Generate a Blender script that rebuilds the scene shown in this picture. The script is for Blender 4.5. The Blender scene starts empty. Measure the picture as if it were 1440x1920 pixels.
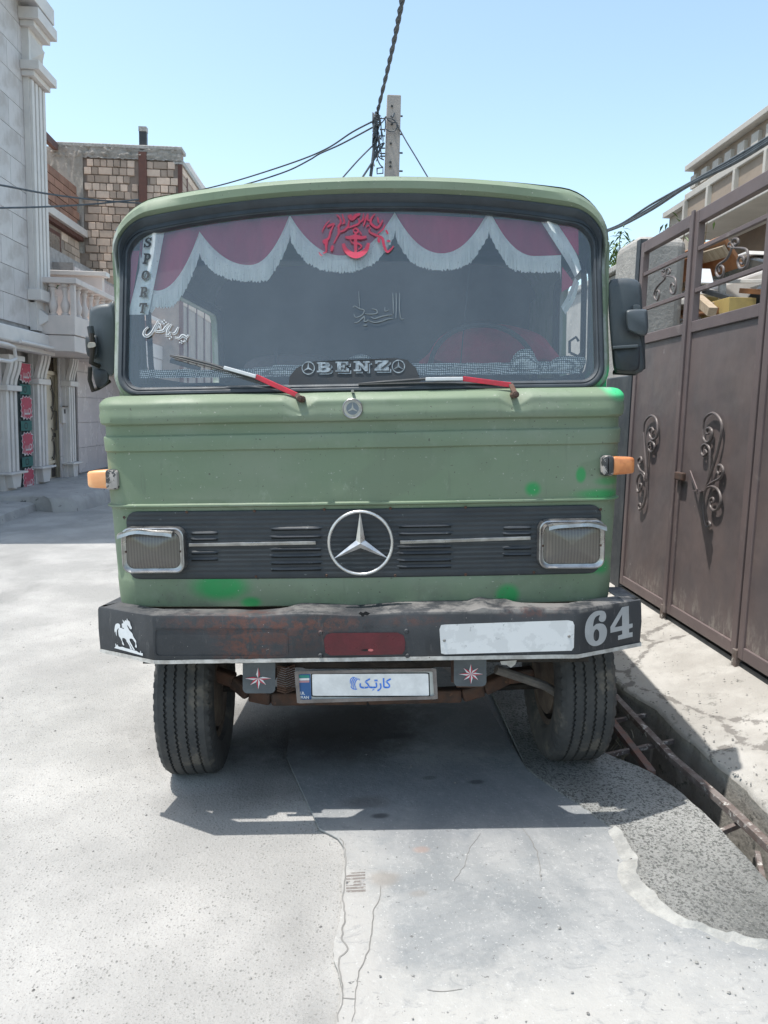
import bpy, bmesh, math, random
from mathutils import Vector, Matrix, noise
random.seed(7)
PI = math.pi
R = math.radians
SC = bpy.context.scene
C = SC.collection

# ------------------------------------------------------------------ camera, light, exposure
CAM_H = 1.63
FOC = 1450.0            # focal length in photo pixels (1440 x 1920)
def cam_axes(pitch, yaw, roll):
    p, y, r = R(pitch), R(yaw), R(roll)
    f = Vector((math.sin(y)*math.cos(p), math.cos(y)*math.cos(p), -math.sin(p)))
    rt = Vector((math.cos(y), -math.sin(y), 0)); up = rt.cross(f)
    return rt*math.cos(r)+up*math.sin(r), up*math.cos(r)-rt*math.sin(r), f
RT, UP, FW = cam_axes(7.2, 2.6, 1.5)
cd = bpy.data.cameras.new('camera'); cam = bpy.data.objects.new('camera', cd); C.objects.link(cam)
cd.sensor_fit = 'VERTICAL'; cd.sensor_height = 36.0; cd.lens = 36.0*FOC/1920.0
cd.clip_start = 0.05; cd.clip_end = 2000
cam.matrix_world = Matrix(((RT.x, UP.x, -FW.x, 0), (RT.y, UP.y, -FW.y, 0), (RT.z, UP.z, -FW.z, CAM_H), (0, 0, 0, 1)))
SC.camera = cam

SUN_TO = Vector((-0.31, -0.05, 1.0)).normalized()
el = math.asin(SUN_TO.z); az = math.atan2(SUN_TO.x, SUN_TO.y)
w = bpy.data.worlds.new('World'); SC.world = w; w.use_nodes = True
nt = w.node_tree; nt.nodes.clear()
sky = nt.nodes.new('ShaderNodeTexSky'); sky.sky_type = 'NISHITA'; sky.sun_disc = False
sky.sun_elevation = el; sky.sun_rotation = az; sky.altitude = 300; sky.air_density = 1.0; sky.dust_density = 1.6; sky.ozone_density = 1.0
bg = nt.nodes.new('ShaderNodeBackground'); bg.inputs['Strength'].default_value = 0.15
wo = nt.nodes.new('ShaderNodeOutputWorld')
tn = nt.nodes.new('ShaderNodeMix'); tn.data_type = 'RGBA'; tn.blend_type = 'MULTIPLY'; tn.inputs[0].default_value = 1
tn.inputs[7].default_value = (1.19, 1.17, 1.0, 1); nt.links.new(sky.outputs[0], tn.inputs[6]); nt.links.new(tn.outputs[2], bg.inputs[0]); nt.links.new(bg.outputs[0], wo.inputs[0])
sd = bpy.data.lights.new('sun', 'SUN'); sd.energy = 2.9; sd.angle = R(0.53); sd.color = (1.0, 0.965, 0.91)
so = bpy.data.objects.new('sun', sd); C.objects.link(so)
so.rotation_euler = SUN_TO.to_track_quat('Z', 'Y').to_euler(); so.location = (0, 0, 30)
SC.view_settings.view_transform = 'Standard'; SC.view_settings.look = 'None'
SC.view_settings.exposure = 0.95; SC.view_settings.gamma = 1.0
SC.view_settings.use_curve_mapping = False

# ------------------------------------------------------------------ helpers
def ray(u, v):
    return (RT*((u-720)/FOC) - UP*((v-960)/FOC) + FW)
CP = Vector((0, 0, CAM_H))
def wp(u, v, axis, val):
    d = ray(u, v); s = (val-CP[axis])/d[axis]
    return CP + d*s
TM = Matrix.Translation((0.075, 2.85, 0)) @ Matrix.Rotation(R(-3.8), 4, 'Z') @ Matrix.Rotation(-0.038, 4, 'Y')
TI = TM.inverted()
TC = TI @ CP
def onto(u, v, F):
    """pixel of the photo -> point on the surface y = F(x, z) in the lorry's own frame"""
    d = TI.to_3x3() @ ray(u, v); y = F(0, 1.5) if callable(F) else F
    for _ in range(8):
        s = (y-TC.y)/d.y; p = TC + d*s
        y = F(p.x, p.z) if callable(F) else F
    return Vector((p.x, y, p.z))

def smooth(a, b, x):
    t = max(0.0, min(1.0, (x-a)/(b-a))); return t*t*(3-2*t)

class MB:
    def __init__(s): s.v = []; s.f = []; s.m = []; s.cur = 0
    def vert(s, p): s.v.append(tuple(p)); return len(s.v)-1
    def face(s, idx): s.f.append(tuple(idx)); s.m.append(s.cur)
    def poly(s, pts): s.face([s.vert(p) for p in pts])
    def box(s, a, b, M=None):
        x0, y0, z0 = a; x1, y1, z1 = b
        ps = [(x0,y0,z0),(x1,y0,z0),(x1,y1,z0),(x0,y1,z0),(x0,y0,z1),(x1,y0,z1),(x1,y1,z1),(x0,y1,z1)]
        if M: ps = [M @ Vector(p) for p in ps]
        i = [s.vert(p) for p in ps]
        for q in ((0,3,2,1),(4,5,6,7),(0,1,5,4),(1,2,6,5),(2,3,7,6),(3,0,4,7)): s.face([i[k] for k in q])
        return s
    def bar(s, p0, p1, wd, ht, up=(0, 0, 1)):
        p0, p1 = Vector(p0), Vector(p1); d = (p1-p0).normalized(); u = Vector(up)
        sd = d.cross(u).normalized(); u = sd.cross(d).normalized()
        i = []
        for p in (p0, p1):
            for a, b in ((-1,-1),(1,-1),(1,1),(-1,1)): i.append(s.vert(p+sd*(a*wd/2)+u*(b*ht/2)))
        for q in ((0,1,2,3),(7,6,5,4),(0,4,5,1),(1,5,6,2),(2,6,7,3),(3,7,4,0)): s.face([i[k] for k in q])
        return s
    def tube(s, pts, r, n=8, cap=True, rr=None):
        pts = [Vector(p) for p in pts]; N = len(pts); rings = []; prev = None
        for k, p in enumerate(pts):
            d = (pts[min(k+1, N-1)]-pts[max(k-1, 0)]).normalized()
            if prev is None:
                a = Vector((0, 0, 1)) if abs(d.z) < .9 else Vector((1, 0, 0)); prev = d.cross(a).normalized()
            e = (prev-d*prev.dot(d)).normalized(); g = d.cross(e); prev = e
            rad = rr[k] if rr else r
            rings.append([s.vert(p+(e*math.cos(2*PI*j/n)+g*math.sin(2*PI*j/n))*rad) for j in range(n)])
        for k in range(N-1):
            for j in range(n): s.face((rings[k][j], rings[k][(j+1) % n], rings[k+1][(j+1) % n], rings[k+1][j]))
        if cap: s.face(rings[0][::-1]); s.face(rings[-1])
        return s
    def loft(s, loops, closed=True, cap0=False, cap1=False):
        R_ = [[s.vert(p) for p in L] for L in loops]; n = len(R_[0])
        for a, b in zip(R_, R_[1:]):
            for j in range(n if closed else n-1): s.face((a[j], a[(j+1) % n], b[(j+1) % n], b[j]))
        if cap0: s.face(R_[0][::-1])
        if cap1: s.face(R_[-1])
        return s
    def grid(s, rows): return s.loft(rows, closed=False)
    def lathe(s, prof, c, ax='x', n=32):
        """prof: list of (axial, radius)"""
        L = []
        for k in range(n):
            a = 2*PI*k/n; ring = []
            for t, r in prof:
                if ax == 'x': ring.append((c[0]+t, c[1]+r*math.cos(a), c[2]+r*math.sin(a)))
                elif ax == 'y': ring.append((c[0]+r*math.cos(a), c[1]+t, c[2]+r*math.sin(a)))
                else: ring.append((c[0]+r*math.cos(a), c[1]+r*math.sin(a), c[2]+t))
            L.append(ring)
        L.append(L[0]); return s.loft(L, closed=False)
    def prism(s, pts, fn0, fn1):
        n = len(pts); a = [s.vert(fn0(*p)) for p in pts]; b = [s.vert(fn1(*p)) for p in pts]
        s.face(a[::-1]); s.face(b)
        for j in range(n): s.face((a[j], a[(j+1) % n], b[(j+1) % n], b[j]))
        return s
    def build(s, name, mat, parent=None, sm=False, bevel=0, seg=2, sharp=35, sub=0, fixn=True):
        me = bpy.data.meshes.new(name); me.from_pydata(s.v, [], s.f)
        mats = mat if isinstance(mat, (list, tuple)) else [mat]
        for m in mats: me.materials.append(m)
        if len(mats) > 1: me.polygons.foreach_set('material_index', s.m)
        bm = bmesh.new(); bm.from_mesh(me)
        bmesh.ops.remove_doubles(bm, verts=bm.verts, dist=1e-5)
        if fixn: bmesh.ops.recalc_face_normals(bm, faces=bm.faces)
        bm.to_mesh(me); bm.free()
        if sm:
            me.polygons.foreach_set('use_smooth', [True]*len(me.polygons))
            me.set_sharp_from_angle(angle=R(sharp))
        o = bpy.data.objects.new(name, me); C.objects.link(o)
        if parent: o.parent = parent
        if bevel:
            b = o.modifiers.new('bevel', 'BEVEL'); b.width = bevel; b.segments = seg; b.limit_method = 'ANGLE'; b.angle_limit = R(40)
            b.harden_normals = False
        if sub:
            q = o.modifiers.new('sub', 'SUBSURF'); q.levels = q.render_levels = sub
        return o

def tag(o, label=None, cat=None, group=None, kind=None):
    if label: o['label'] = label
    if cat: o['category'] = cat
    if group: o['group'] = group
    if kind: o['kind'] = kind
    return o
def thing(name, label, cat, loc=(0, 0, 0), group=None, M=None):
    o = bpy.data.objects.new(name, None); C.objects.link(o); o.empty_display_size = .2
    if M is not None: o.matrix_world = M
    else: o.location = loc
    return tag(o, label, cat, group)
def dupe(o, parent=None, **kw):
    c = o.copy(); C.objects.link(c)
    if parent: c.parent = parent
    for k, v in kw.items(): setattr(c, k, v)
    return c
def rquad(w0, w1, z0, z1, r, n=10, m=24):
    """rounded outline BL->BR->TR->TL in (x,z); r = (bl, br, tr, tl)"""
    P = []
    cs = [(w0+r[0], z0+r[0], r[0], 180), (w1-r[1], z0+r[1], r[1], 270), (w1-r[2], z1-r[2], r[2], 0), (w0+r[3], z1-r[3], r[3], 90)]
    for k in range(4):
        cx, cz, rr, a0 = cs[k]
        for j in range(n+1):
            a = R(a0+90*j/n); P.append((cx+rr*math.cos(a), cz+rr*math.sin(a)))
        nx = cs[(k+1) % 4]; a = R(nx[3]); q = (nx[0]+nx[2]*math.cos(a), nx[1]+nx[2]*math.sin(a)); p = P[-1]
        for j in range(1, m): t = j/m; P.append((p[0]+(q[0]-p[0])*t, p[1]+(q[1]-p[1])*t))
    return P
def catmull(pts, n=6, closed=False):
    out = []; N = len(pts)
    for i in range(N if closed else N-1):
        p = [Vector(pts[(i+k) % N] if closed else pts[max(0, min(N-1, i+k))]) for k in (-1, 0, 1, 2)]
        for j in range(n):
            t = j/n
            out.append(.5*((2*p[1])+(-p[0]+p[2])*t+(2*p[0]-5*p[1]+4*p[2]-p[3])*t*t+(-p[0]+3*p[1]-3*p[2]+p[3])*t**3))
    if not closed: out.append(Vector(pts[-1]))
    return out
def stroke(pts, w, n=5, taper=.35):
    c = catmull([(x, y) for x, y in pts], n); N = len(c); L = []; Rr = []
    for i, p in enumerate(c):
        d = c[min(i+1, N-1)]-c[max(i-1, 0)]
        if d.length < 1e-9: d = Vector((1, 0))
        d.normalize(); nn = Vector((-d.y, d.x)); t = i/(N-1); ww = w*(taper+(1-taper)*math.sin(PI*min(max(t, .04), .96)))
        L.append(p+nn*ww/2); Rr.append(p-nn*ww/2)
    return [tuple(q) for q in L+Rr[::-1]]
def flat(polys, name, mat, fn, parent=None, ext=0.0006, text=None, size=1, loc=(0, 0), sx=1, rot=0, bold=0, shear=0):
    """filled 2D outlines (holes allowed) or text, thickened, mapped to 3D by fn(u, v, height)"""
    if text is not None:
        cu = bpy.data.curves.new(name, 'FONT'); cu.body = text; cu.size = size; cu.offset = bold; cu.shear = shear
        cu.align_x = 'CENTER'; cu.align_y = 'CENTER'
    else:
        cu = bpy.data.curves.new(name, 'CURVE'); cu.dimensions = '2D'; cu.fill_mode = 'BOTH'
        for p in polys:
            sp = cu.splines.new('POLY'); sp.points.add(len(p)-1); sp.use_cyclic_u = True
            for q, pt in zip(p, sp.points): pt.co = (q[0], q[1], 0, 1)
    cu.extrude = 0.5
    t = bpy.data.objects.new('tmp', cu); C.objects.link(t)
    me = bpy.data.meshes.new_from_object(t.evaluated_get(bpy.context.evaluated_depsgraph_get()))
    bpy.data.objects.remove(t); bpy.data.curves.remove(cu)
    ca, sa = math.cos(rot), math.sin(rot)
    for v in me.vertices:
        x, y, z = v.co
        if text is not None: x, y = x*sx, y; x, y = loc[0]+x*ca-y*sa, loc[1]+x*sa+y*ca
        v.co = fn(x, y, (z+.5)*ext)
    me.materials.clear(); me.materials.append(mat)
    for p in me.polygons: p.material_index = 0
    bm = bmesh.new(); bm.from_mesh(me); bmesh.ops.remove_doubles(bm, verts=bm.verts, dist=1e-6); bmesh.ops.recalc_face_normals(bm, faces=bm.faces); bm.to_mesh(me); bm.free()
    me.name = name
    o = bpy.data.objects.new(name, me); C.objects.link(o)
    if parent: o.parent = parent
    return o

# ------------------------------------------------------------------ materials
def rgb(r, g, b):
    return tuple(((c/255)/12.92 if c/255 <= .04045 else ((c/255+.055)/1.055)**2.4) for c in (r, g, b))+(1,)
class NT:
    def __init__(s, name):
        s.m = bpy.data.materials.new(name); s.m.use_nodes = True; s.t = s.m.node_tree; s.n = s.t.nodes; s.l = s.t.links
        s.b = s.n['Principled BSDF']; s.out = s.n['Material Output']
        s.co = s.n.new('ShaderNodeTexCoord').outputs['Object']
    def geo(s): s.co = s.n.new('ShaderNodeNewGeometry').outputs['Position']; return s
    def lk(s, a, b): s.l.new(a, b)
    def set(s, sock, v):
        if isinstance(v, (int, float, tuple)): sock.default_value = v
        else: s.lk(v, sock)
    def noise(s, scale, detail=5, rough=.6, stretch=None, dist=0, out='Fac'):
        n = s.n.new('ShaderNodeTexNoise'); n.inputs['Scale'].default_value = scale; n.inputs['Detail'].default_value = detail
        n.inputs['Roughness'].default_value = rough; n.inputs['Distortion'].default_value = dist
        c = s.co
        if stretch:
            mp = s.n.new('ShaderNodeMapping'); mp.inputs['Scale'].default_value = stretch; s.lk(c, mp.inputs[0]); c = mp.outputs[0]
        s.lk(c, n.inputs['Vector']); return n.outputs[out]
    def voro(s, scale, feat='F1', out='Distance', stretch=None, rnd=1):
        n = s.n.new('ShaderNodeTexVoronoi'); n.feature = feat; n.inputs['Scale'].default_value = scale; n.inputs['Randomness'].default_value = rnd
        c = s.co
        if stretch:
            mp = s.n.new('ShaderNodeMapping'); mp.inputs['Scale'].default_value = stretch; s.lk(c, mp.inputs[0]); c = mp.outputs[0]
        s.lk(c, n.inputs['Vector']); return n.outputs[out]
    def ramp(s, fac, a, b, ca=0.0, cb=1.0):
        n = s.n.new('ShaderNodeMapRange'); n.interpolation_type = 'SMOOTHSTEP'
        n.inputs[1].default_value = a; n.inputs[2].default_value = b; n.inputs[3].default_value = ca; n.inputs[4].default_value = cb
        s.lk(fac, n.inputs[0]); return n.outputs[0]
    def math(s, op, a, b=0.0, c=None):
        n = s.n.new('ShaderNodeMath'); n.operation = op; s.set(n.inputs[0], a); s.set(n.inputs[1], b)
        if c is not None: s.set(n.inputs[2], c)
        return n.outputs[0]
    def mix(s, f, a, b):
        n = s.n.new('ShaderNodeMix'); n.data_type = 'RGBA'; s.set(n.inputs[0], f); s.set(n.inputs[6], a); s.set(n.inputs[7], b); return n.outputs[2]
    def xyz(s):
        n = s.n.new('ShaderNodeSeparateXYZ'); s.lk(s.co, n.inputs[0]); return n.outputs
    def bump(s, h, strength=.3, dist=.01, nrm=None):
        n = s.n.new('ShaderNodeBump'); n.inputs['Strength'].default_value = strength; n.inputs['Distance'].default_value = dist
        s.lk(h, n.inputs['Height'])
        if nrm is not None: s.lk(nrm, n.inputs['Normal'])
        return n.outputs[0]
    def rand(s): return s.n.new('ShaderNodeObjectInfo').outputs['Random']
    def fin(s, col=None, rough=None, metal=None, nrm=None, spec=None):
        if col is not None: s.set(s.b.inputs['Base Color'], col)
        if rough is not None: s.set(s.b.inputs['Roughness'], rough)
        if metal is not None: s.set(s.b.inputs['Metallic'], metal)
        if nrm is not None: s.lk(nrm, s.b.inputs['Normal'])
        if spec is not None: s.set(s.b.inputs['Specular IOR Level'], spec)
        return s.m
def M(name, c1, c2=None, rough=.6, metal=0., sc=6., amt=(.35, .65), bs=40., bump=.15, bd=.004, spec=.5, stretch=None, c3=None, sc3=30., amt3=(.6, .7), rnd=0, world=False):
    t = NT(name)
    if world: t.geo()
    c2 = c2 or tuple(x*.75 for x in c1[:3])+(1,)
    col = t.mix(t.ramp(t.noise(sc, 6, .65, stretch), *amt), c1, c2)
    if c3: col = t.mix(t.ramp(t.noise(sc3, 4, .7), *amt3), col, c3)
    if rnd:
        h = t.n.new('ShaderNodeHueSaturation'); t.lk(t.ramp(t.rand(), 0, 1, 1-rnd, 1+rnd), h.inputs['Value']); t.lk(col, h.inputs['Color']); col = h.outputs[0]
    rg = t.ramp(t.noise(sc*1.7, 4), .3, .7, max(.02, rough-.1), min(1, rough+.1))
    nr = t.bump(t.noise(bs, 4, .7), bump, bd) if bump else None
    return t.fin(col, rg, metal, nr, spec)
# ------------------------------------------------------------------ ground
def g(x):
    return -0.139 + max(0, 0.055*(x+1.9)) if x > -2.1 else -0.139
def gp(u, v, h=0):
    d = ray(u, v); z = .02
    for _ in range(6):
        s = (z-CAM_H)/d.z; p = CP+d*s; z = g(p.x)+h
    return p

def ellmask(t, cx, cy, rx, ry, soft=.3, nz=.25, X=0, Y=1, xyz=None, ns=None):
    xyz = xyz or t.xyz()
    a = t.math('DIVIDE', t.math('SUBTRACT', xyz[X], cx), rx); b = t.math('DIVIDE', t.math('SUBTRACT', xyz[Y], cy), ry)
    r = t.math('SQRT', t.math('ADD', t.math('MULTIPLY', a, a), t.math('MULTIPLY', b, b)))
    r = t.math('ADD', r, t.math('MULTIPLY', t.math('SUBTRACT', ns, .5), nz*2))
    return t.ramp(r, 1-soft, 1+soft, 1, 0)

def asphalt(name, base, dark, pale, stone, sscale, dens):
    t = NT(name).geo()
    c = t.mix(t.ramp(t.noise(1.1, 6, .6), .35, .7), base, pale)
    c = t.mix(t.ramp(t.noise(.55, 6, .62, (1.4, .6, 1), .5), .48, .66), c, tuple(x*.78 for x in base[:3])+(1,))
    v = t.voro(sscale, stretch=(1, .8, 1), rnd=1)
    sz = t.ramp(t.noise(sscale*.55, 2), .3, .7, .08, dens*1.5)
    st = t.math('LESS_THAN', v, sz)
    vc = t.voro(sscale, out='Color', stretch=(1, .8, 1)); sc_ = t.n.new('ShaderNodeSeparateColor'); t.lk(vc, sc_.inputs[0])
    st = t.math('MULTIPLY', st, t.ramp(sc_.outputs[0], .3, .6))
    c = t.mix(t.math('MULTIPLY', st, .8), c, t.mix(sc_.outputs[1], stone, tuple(x*.68 for x in base[:3])+(1,)))
    v2 = t.voro(sscale*2.3, stretch=(.7, 1.2, 1)); c = t.mix(t.math('MULTIPLY', t.math('LESS_THAN', v2, t.ramp(t.noise(7, 3), .35, .65, .05, .26)), .55), c, dark)
    f = t.noise(150, 3, .8); c = t.mix(t.ramp(f, .55, .72), c, dark)
    c = t.mix(t.ramp(t.noise(320, 2, .7), .6, .75), c, pale)
    h = t.math('ADD', t.math('MULTIPLY', t.noise(190, 4, .75), .8), t.math('MULTIPLY', v, -.6))
    return t, c, h
t, c, h = asphalt('old asphalt', (.29, .286, .276, 1), (.17, .168, .16, 1), (.41, .40, .385, 1), (.15, .148, .14, 1), 84, .24)
xyz = t.xyz(); ns = t.noise(9, 5, .7)
# faint old white road paint streaks at the left
mk = t.math('MULTIPLY', t.math('LESS_THAN', t.math('ABSOLUTE', t.math('SUBTRACT', t.math('ADD', xyz[0], t.math('MULTIPLY', xyz[1], .22)), -1.02)), .055), t.ramp(t.noise(6, 5, .8), .45, .6))
mk = t.math('MULTIPLY', mk, t.math('MULTIPLY', t.ramp(xyz[1], 2.9, 3.1), t.ramp(xyz[1], 4.4, 3.9)))
c = t.mix(t.math('MULTIPLY', mk, .32), c, (.5, .49, .47, 1))
for (u_, v_, rx, ry, k, col) in ((640, 1370, .42, .36, .85, (.035, .032, .030, 1)), (560, 1350, .7, .42, .55, (.07, .066, .062, 1)), (430, 1500, .3, .12, .35, (.12, .115, .11, 1)), (520, 1460, .22, .2, .45, (.10, .10, .10, 1)), (120, 1250, .5, .25, .2, (.2, .195, .19, 1))):  # stains; those under the lorry also carry its shade painted into the colour
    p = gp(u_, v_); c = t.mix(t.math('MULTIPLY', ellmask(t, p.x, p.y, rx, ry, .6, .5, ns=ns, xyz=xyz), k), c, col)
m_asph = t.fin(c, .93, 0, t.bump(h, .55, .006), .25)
t, c, h = asphalt('coarse asphalt patch', (.175, .18, .173, 1), (.065, .065, .065, 1), (.36, .36, .345, 1), (.065, .065, .065, 1), 75, .42)
c = t.mix(t.ramp(t.noise(85, 3, .75), .52, .60), c, (.115, .118, .112, 1)); c = t.mix(t.ramp(t.noise(95, 3, .75, (1, 1.1, 1)), .58, .66), c, (.27, .27, .255, 1))
m_patch = t.fin(c, .95, 0, t.bump(h, .9, .010), .2)
t = NT('poured concrete').geo(); xyz = t.xyz(); ns = t.noise(9, 5, .7)
c = t.mix(t.ramp(t.noise(1.6, 7, .62, None, .6), .36, .66), (.190, .201, .207, 1), (.30, .303, .30, 1))
c = t.mix(t.ramp(t.noise(5, 6, .7), .55, .75), c, (.185, .20, .21, 1))
c = t.mix(ellmask(t, .25, 1.85, .85, .22, .7, .9, ns=ns, xyz=xyz), c, (.36, .355, .34, 1))
c = t.mix(ellmask(t, .02, 2.1, .13, .7, .6, .6, ns=ns, xyz=xyz), c, (.34, .333, .32, 1))
c = t.mix(t.math('MULTIPLY', t.ramp(t.noise(21, 9, .85, (1, .7, 1), .3), .52, .66), .38), c, (.44, .44, .43, 1))
c = t.mix(t.math('MULTIPLY', t.ramp(t.noise(17, 8, .8, (.6, 1, 1), 1.0), .54, .64), .4), c, (.15, .16, .17, 1))
c = t.mix(t.ramp(t.noise(70, 4, .8), .60, .70), c, (.45, .45, .44, 1))
c = t.mix(t.ramp(t.noise(38, 3, .7), .66, .72), c, (.12, .12, .12, 1))
for (u_, v_, rx, ry, k, col) in ((650, 1370, .36, .34, .93, (.035, .032, .030, 1)), (740, 1385, .10, .04, .9, (.03, .03, .03, 1)), (600, 1350, .5, .3, .6, (.07, .065, .062, 1)), (900, 1360, .5, .35, .5, (.10, .10, .105, 1)), (690, 1510, .10, .05, .55, (.12, .10, .09, 1)), (713, 1536, .035, .02, .9, (.04, .04, .04, 1)), (893, 1472, .035, .02, .9, (.04, .04, .04, 1)), (805, 1464, .03, .018, .7, (.06, .06, .06, 1)),  # oil stains and spots, darkened and widened to paint in shade under the lorry
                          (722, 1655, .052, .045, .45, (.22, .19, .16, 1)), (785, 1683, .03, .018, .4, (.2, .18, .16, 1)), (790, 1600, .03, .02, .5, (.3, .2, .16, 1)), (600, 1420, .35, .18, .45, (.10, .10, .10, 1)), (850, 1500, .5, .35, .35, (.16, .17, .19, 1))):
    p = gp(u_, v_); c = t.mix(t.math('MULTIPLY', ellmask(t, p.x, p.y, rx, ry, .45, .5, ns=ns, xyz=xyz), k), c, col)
p = gp(667, 1662)   # tyre print
bxm = t.math('MULTIPLY', t.math('LESS_THAN', t.math('ABSOLUTE', t.math('SUBTRACT', xyz[0], p.x)), .034), t.math('LESS_THAN', t.math('ABSOLUTE', t.math('SUBTRACT', xyz[1], p.y)), .062))
tp = t.math('MULTIPLY', t.math('MULTIPLY', bxm, t.math('GREATER_THAN', t.math('FRACT', t.math('MULTIPLY', xyz[1], 55)), .3)), t.ramp(t.noise(38, 5, .7), .40, .52))
c = t.mix(t.math('MULTIPLY', tp, .8), c, (.13, .11, .10, 1))
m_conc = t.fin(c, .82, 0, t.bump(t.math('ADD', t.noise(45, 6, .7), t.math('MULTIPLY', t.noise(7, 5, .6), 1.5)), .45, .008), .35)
t = NT('pavement cement').geo()
c = t.mix(t.ramp(t.noise(2.3, 6, .65), .38, .62), (.33, .315, .292, 1), (.42, .405, .38, 1))
c = t.mix(t.ramp(t.noise(9, 6, .75), .57, .68), c, (.22, .213, .196, 1))
cr = t.voro(1.1, 'DISTANCE_TO_EDGE'); cr2 = t.math('ADD', cr, t.math('MULTIPLY', t.math('SUBTRACT', t.noise(14, 4, .7), .5), .14))
c = t.mix(t.ramp(cr2, .004, .02, .75, 0), c, (.14, .13, .12, 1))
m_pave = t.fin(c, .9, 0, t.bump(t.math('ADD', t.noise(30, 7, .75), t.math('MULTIPLY', t.ramp(cr2, 0, .03), .5)), .55, .012), .3)
m_mortar = M('white mortar edge', (.36, .355, .335, 1), (.25, .25, .24, 1), .9, sc=14, bs=60, bump=.7, bd=.01, world=True)
m_kerb = M('stained kerb concrete', (.28, .265, .238, 1), (.19, .18, .16, 1), .92, sc=5, bs=30, bump=.6, bd=.012, c3=(.10, .10, .09, 1), sc3=16, amt3=(.58, .68), world=True)
m_gutter = M('gutter sludge', (.07, .065, .058, 1), (.14, .13, .115, 1), .9, sc=8, bs=30, bump=.8, bd=.02, c3=(.25, .24, .22, 1), sc3=22, amt3=(.66, .72), world=True)
m_crack = M('crack dirt', (.215, .21, .20, 1), None, .95, bump=0, world=True)

GL = [gp(u, v) for u, v in ((1440, 1652), (1348, 1558), (1279, 1494), (1218, 1452), (1145, 1424))]
GL = [(1.36, .5), (1.40, 1.9)]+[(p.x, p.y) for p in GL]+[(1.30, 4.2), (1.31, 6), (1.31, 60)]
KR = [wp(u, v, 2, .105) for u, v in ((1440, 1510), (1401, 1472), (1340, 1419), (1282, 1374), (1226, 1319), (1170, 1286))]
KR = [(1.68, .5), (1.69, 1.9)]+[(p.x, p.y) for p in KR]+[(1.62, 5.5), (1.62, 7), (1.62, 60)]
def interp(P, y):
    P = sorted(P, key=lambda q: q[1])
    for a, b in zip(P, P[1:]):
        if a[1] <= y <= b[1]: return a[0]+(b[0]-a[0])*(y-a[1])/(b[1]-a[1]+1e-9)
    return P[0][0] if y < P[0][1] else P[-1][0]
def rag(y, s, a): return a*(noise.noise(Vector((y*s, s, 3.3)))+.5*noise.noise(Vector((y*s*3.1, s, 7.3))))
def gxl(y): return interp(GL, y)+rag(y, 7, .018)*(y < 12)
def gxr(y): return interp(KR, y)+rag(y, 5, .014)*(y < 12)
ys = [-4, -1, .5]+[.5+.06*k for k in range(1, 110)]+[7.6, 8.5, 10, 12, 15, 20, 30, 60, 140, 300]
def zr(x, y):
    return g(x)+.006*noise.noise(Vector((x*1.3, y*1.3, 0)))*(abs(x) < 8)
# road with a downturned broken edge at the gutter
rows = []
for y in ys:
    e = gxl(y); xs = [-200, -60, -20, -8, -6, -5, -4.2, -3.5, -3, -2.6, -2.3, -2.1, -2.0, -1.9, -1.8, -1.5, -1.2]+[-.9+.1*k for k in range(22)]
    r = [(x, y, zr(x, y)) for x in xs if x < e-.05]; r = r[:38]
    while len(r) < 38: r.append(r[-1])
    r += [(e-.02, y, g(e)+.002), (e, y, g(e)-.012), (e+rag(y, 11, .012), y, g(e)-.10), (e+.01, y, -.46)]
    rows.append(r)
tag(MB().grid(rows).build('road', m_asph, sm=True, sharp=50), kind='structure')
rows = []
for y in ys:
    e = gxr(y); r = [(e-.02, y, -.46), (e-.01+rag(y, 13, .02), y, -.12), (e, y, .085), (e+.012, y, .102)]
    for x, z in ((1.9, .14), (2.1, .19), (2.27, .235), (2.4, .245), (3, .25), (6, .25), (12, .25), (60, .3), (200, .3)):
        r.append((x, y, z+(.01*noise.noise(Vector((x*3, y*3, 5))) if x < 2.2 else 0)))
    rows.append(r)
o = MB().grid(rows).build('pavement', [m_pave], sm=True, sharp=50); tag(o, kind='structure')
o = MB(); o.grid([[(1.2, y, -.44+.02*noise.noise(Vector((1, y*3, 1)))), (1.45, y, -.40+.03*noise.noise(Vector((2, y*3, 1)))), (1.8, y, -.43)] for y in ys])
tag(o.build('gutter_bed', m_gutter, sm=True), kind='structure')
m_kface = m_kerb
# kerb face skin (stained) just proud of the pavement edge
rows = []
for y in [k*.05+.5 for k in range(0, 140)]:
    e = gxr(y); rows.append([(e-.024, y, -.45), (e-.016+rag(y, 13, .02), y, -.13), (e-.006, y, .078)])
tag(MB().grid(rows).build('kerb', m_kface, sm=True), kind='structure')

def gfn(base): return lambda x, y, h: Vector((x, y, g(x)+base+h))
slab = [(600, 1560), (638, 1582), (646, 1620), (640, 1660), (642, 1700), (634, 1745), (625, 1790), (634, 1830), (641, 1870), (632, 1925), (630, 2100)]
sl = [(p.x, p.y) for p in (gp(u, v) for u, v in slab)]
rt_px = [(1460, 1790), (1440, 1783), (1360, 1765), (1290, 1742), (1255, 1722), (1232, 1702), (1205, 1672), (1190, 1650), (1192, 1622), (1178, 1600), (1160, 1570), (1130, 1548), (1085, 1515), (1030, 1480), (985, 1445)]
rt = [(p.x, p.y) for p in (gp(u, v) for u, v in rt_px)]
rt = [tuple(q) for q in catmull(rt, 5)]
rt = [(x+.010*noise.noise(Vector((x*25, y*25, 0))), y+.012*noise.noise(Vector((x*25, y*25, 9)))) for x, y in rt]
slc = [tuple(q) for q in catmull(sl, 5)]; slc = [(x+.006*noise.noise(Vector((x*40, y*40, 2))), y) for x, y in slc]
back = [(rt[-1][0]-.05, 4.3), (.5, 5.2), (.45, 9), (-.2, 9), (-.22, 5), (-.3, 4.2), (-.28, 3.6)]
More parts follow.
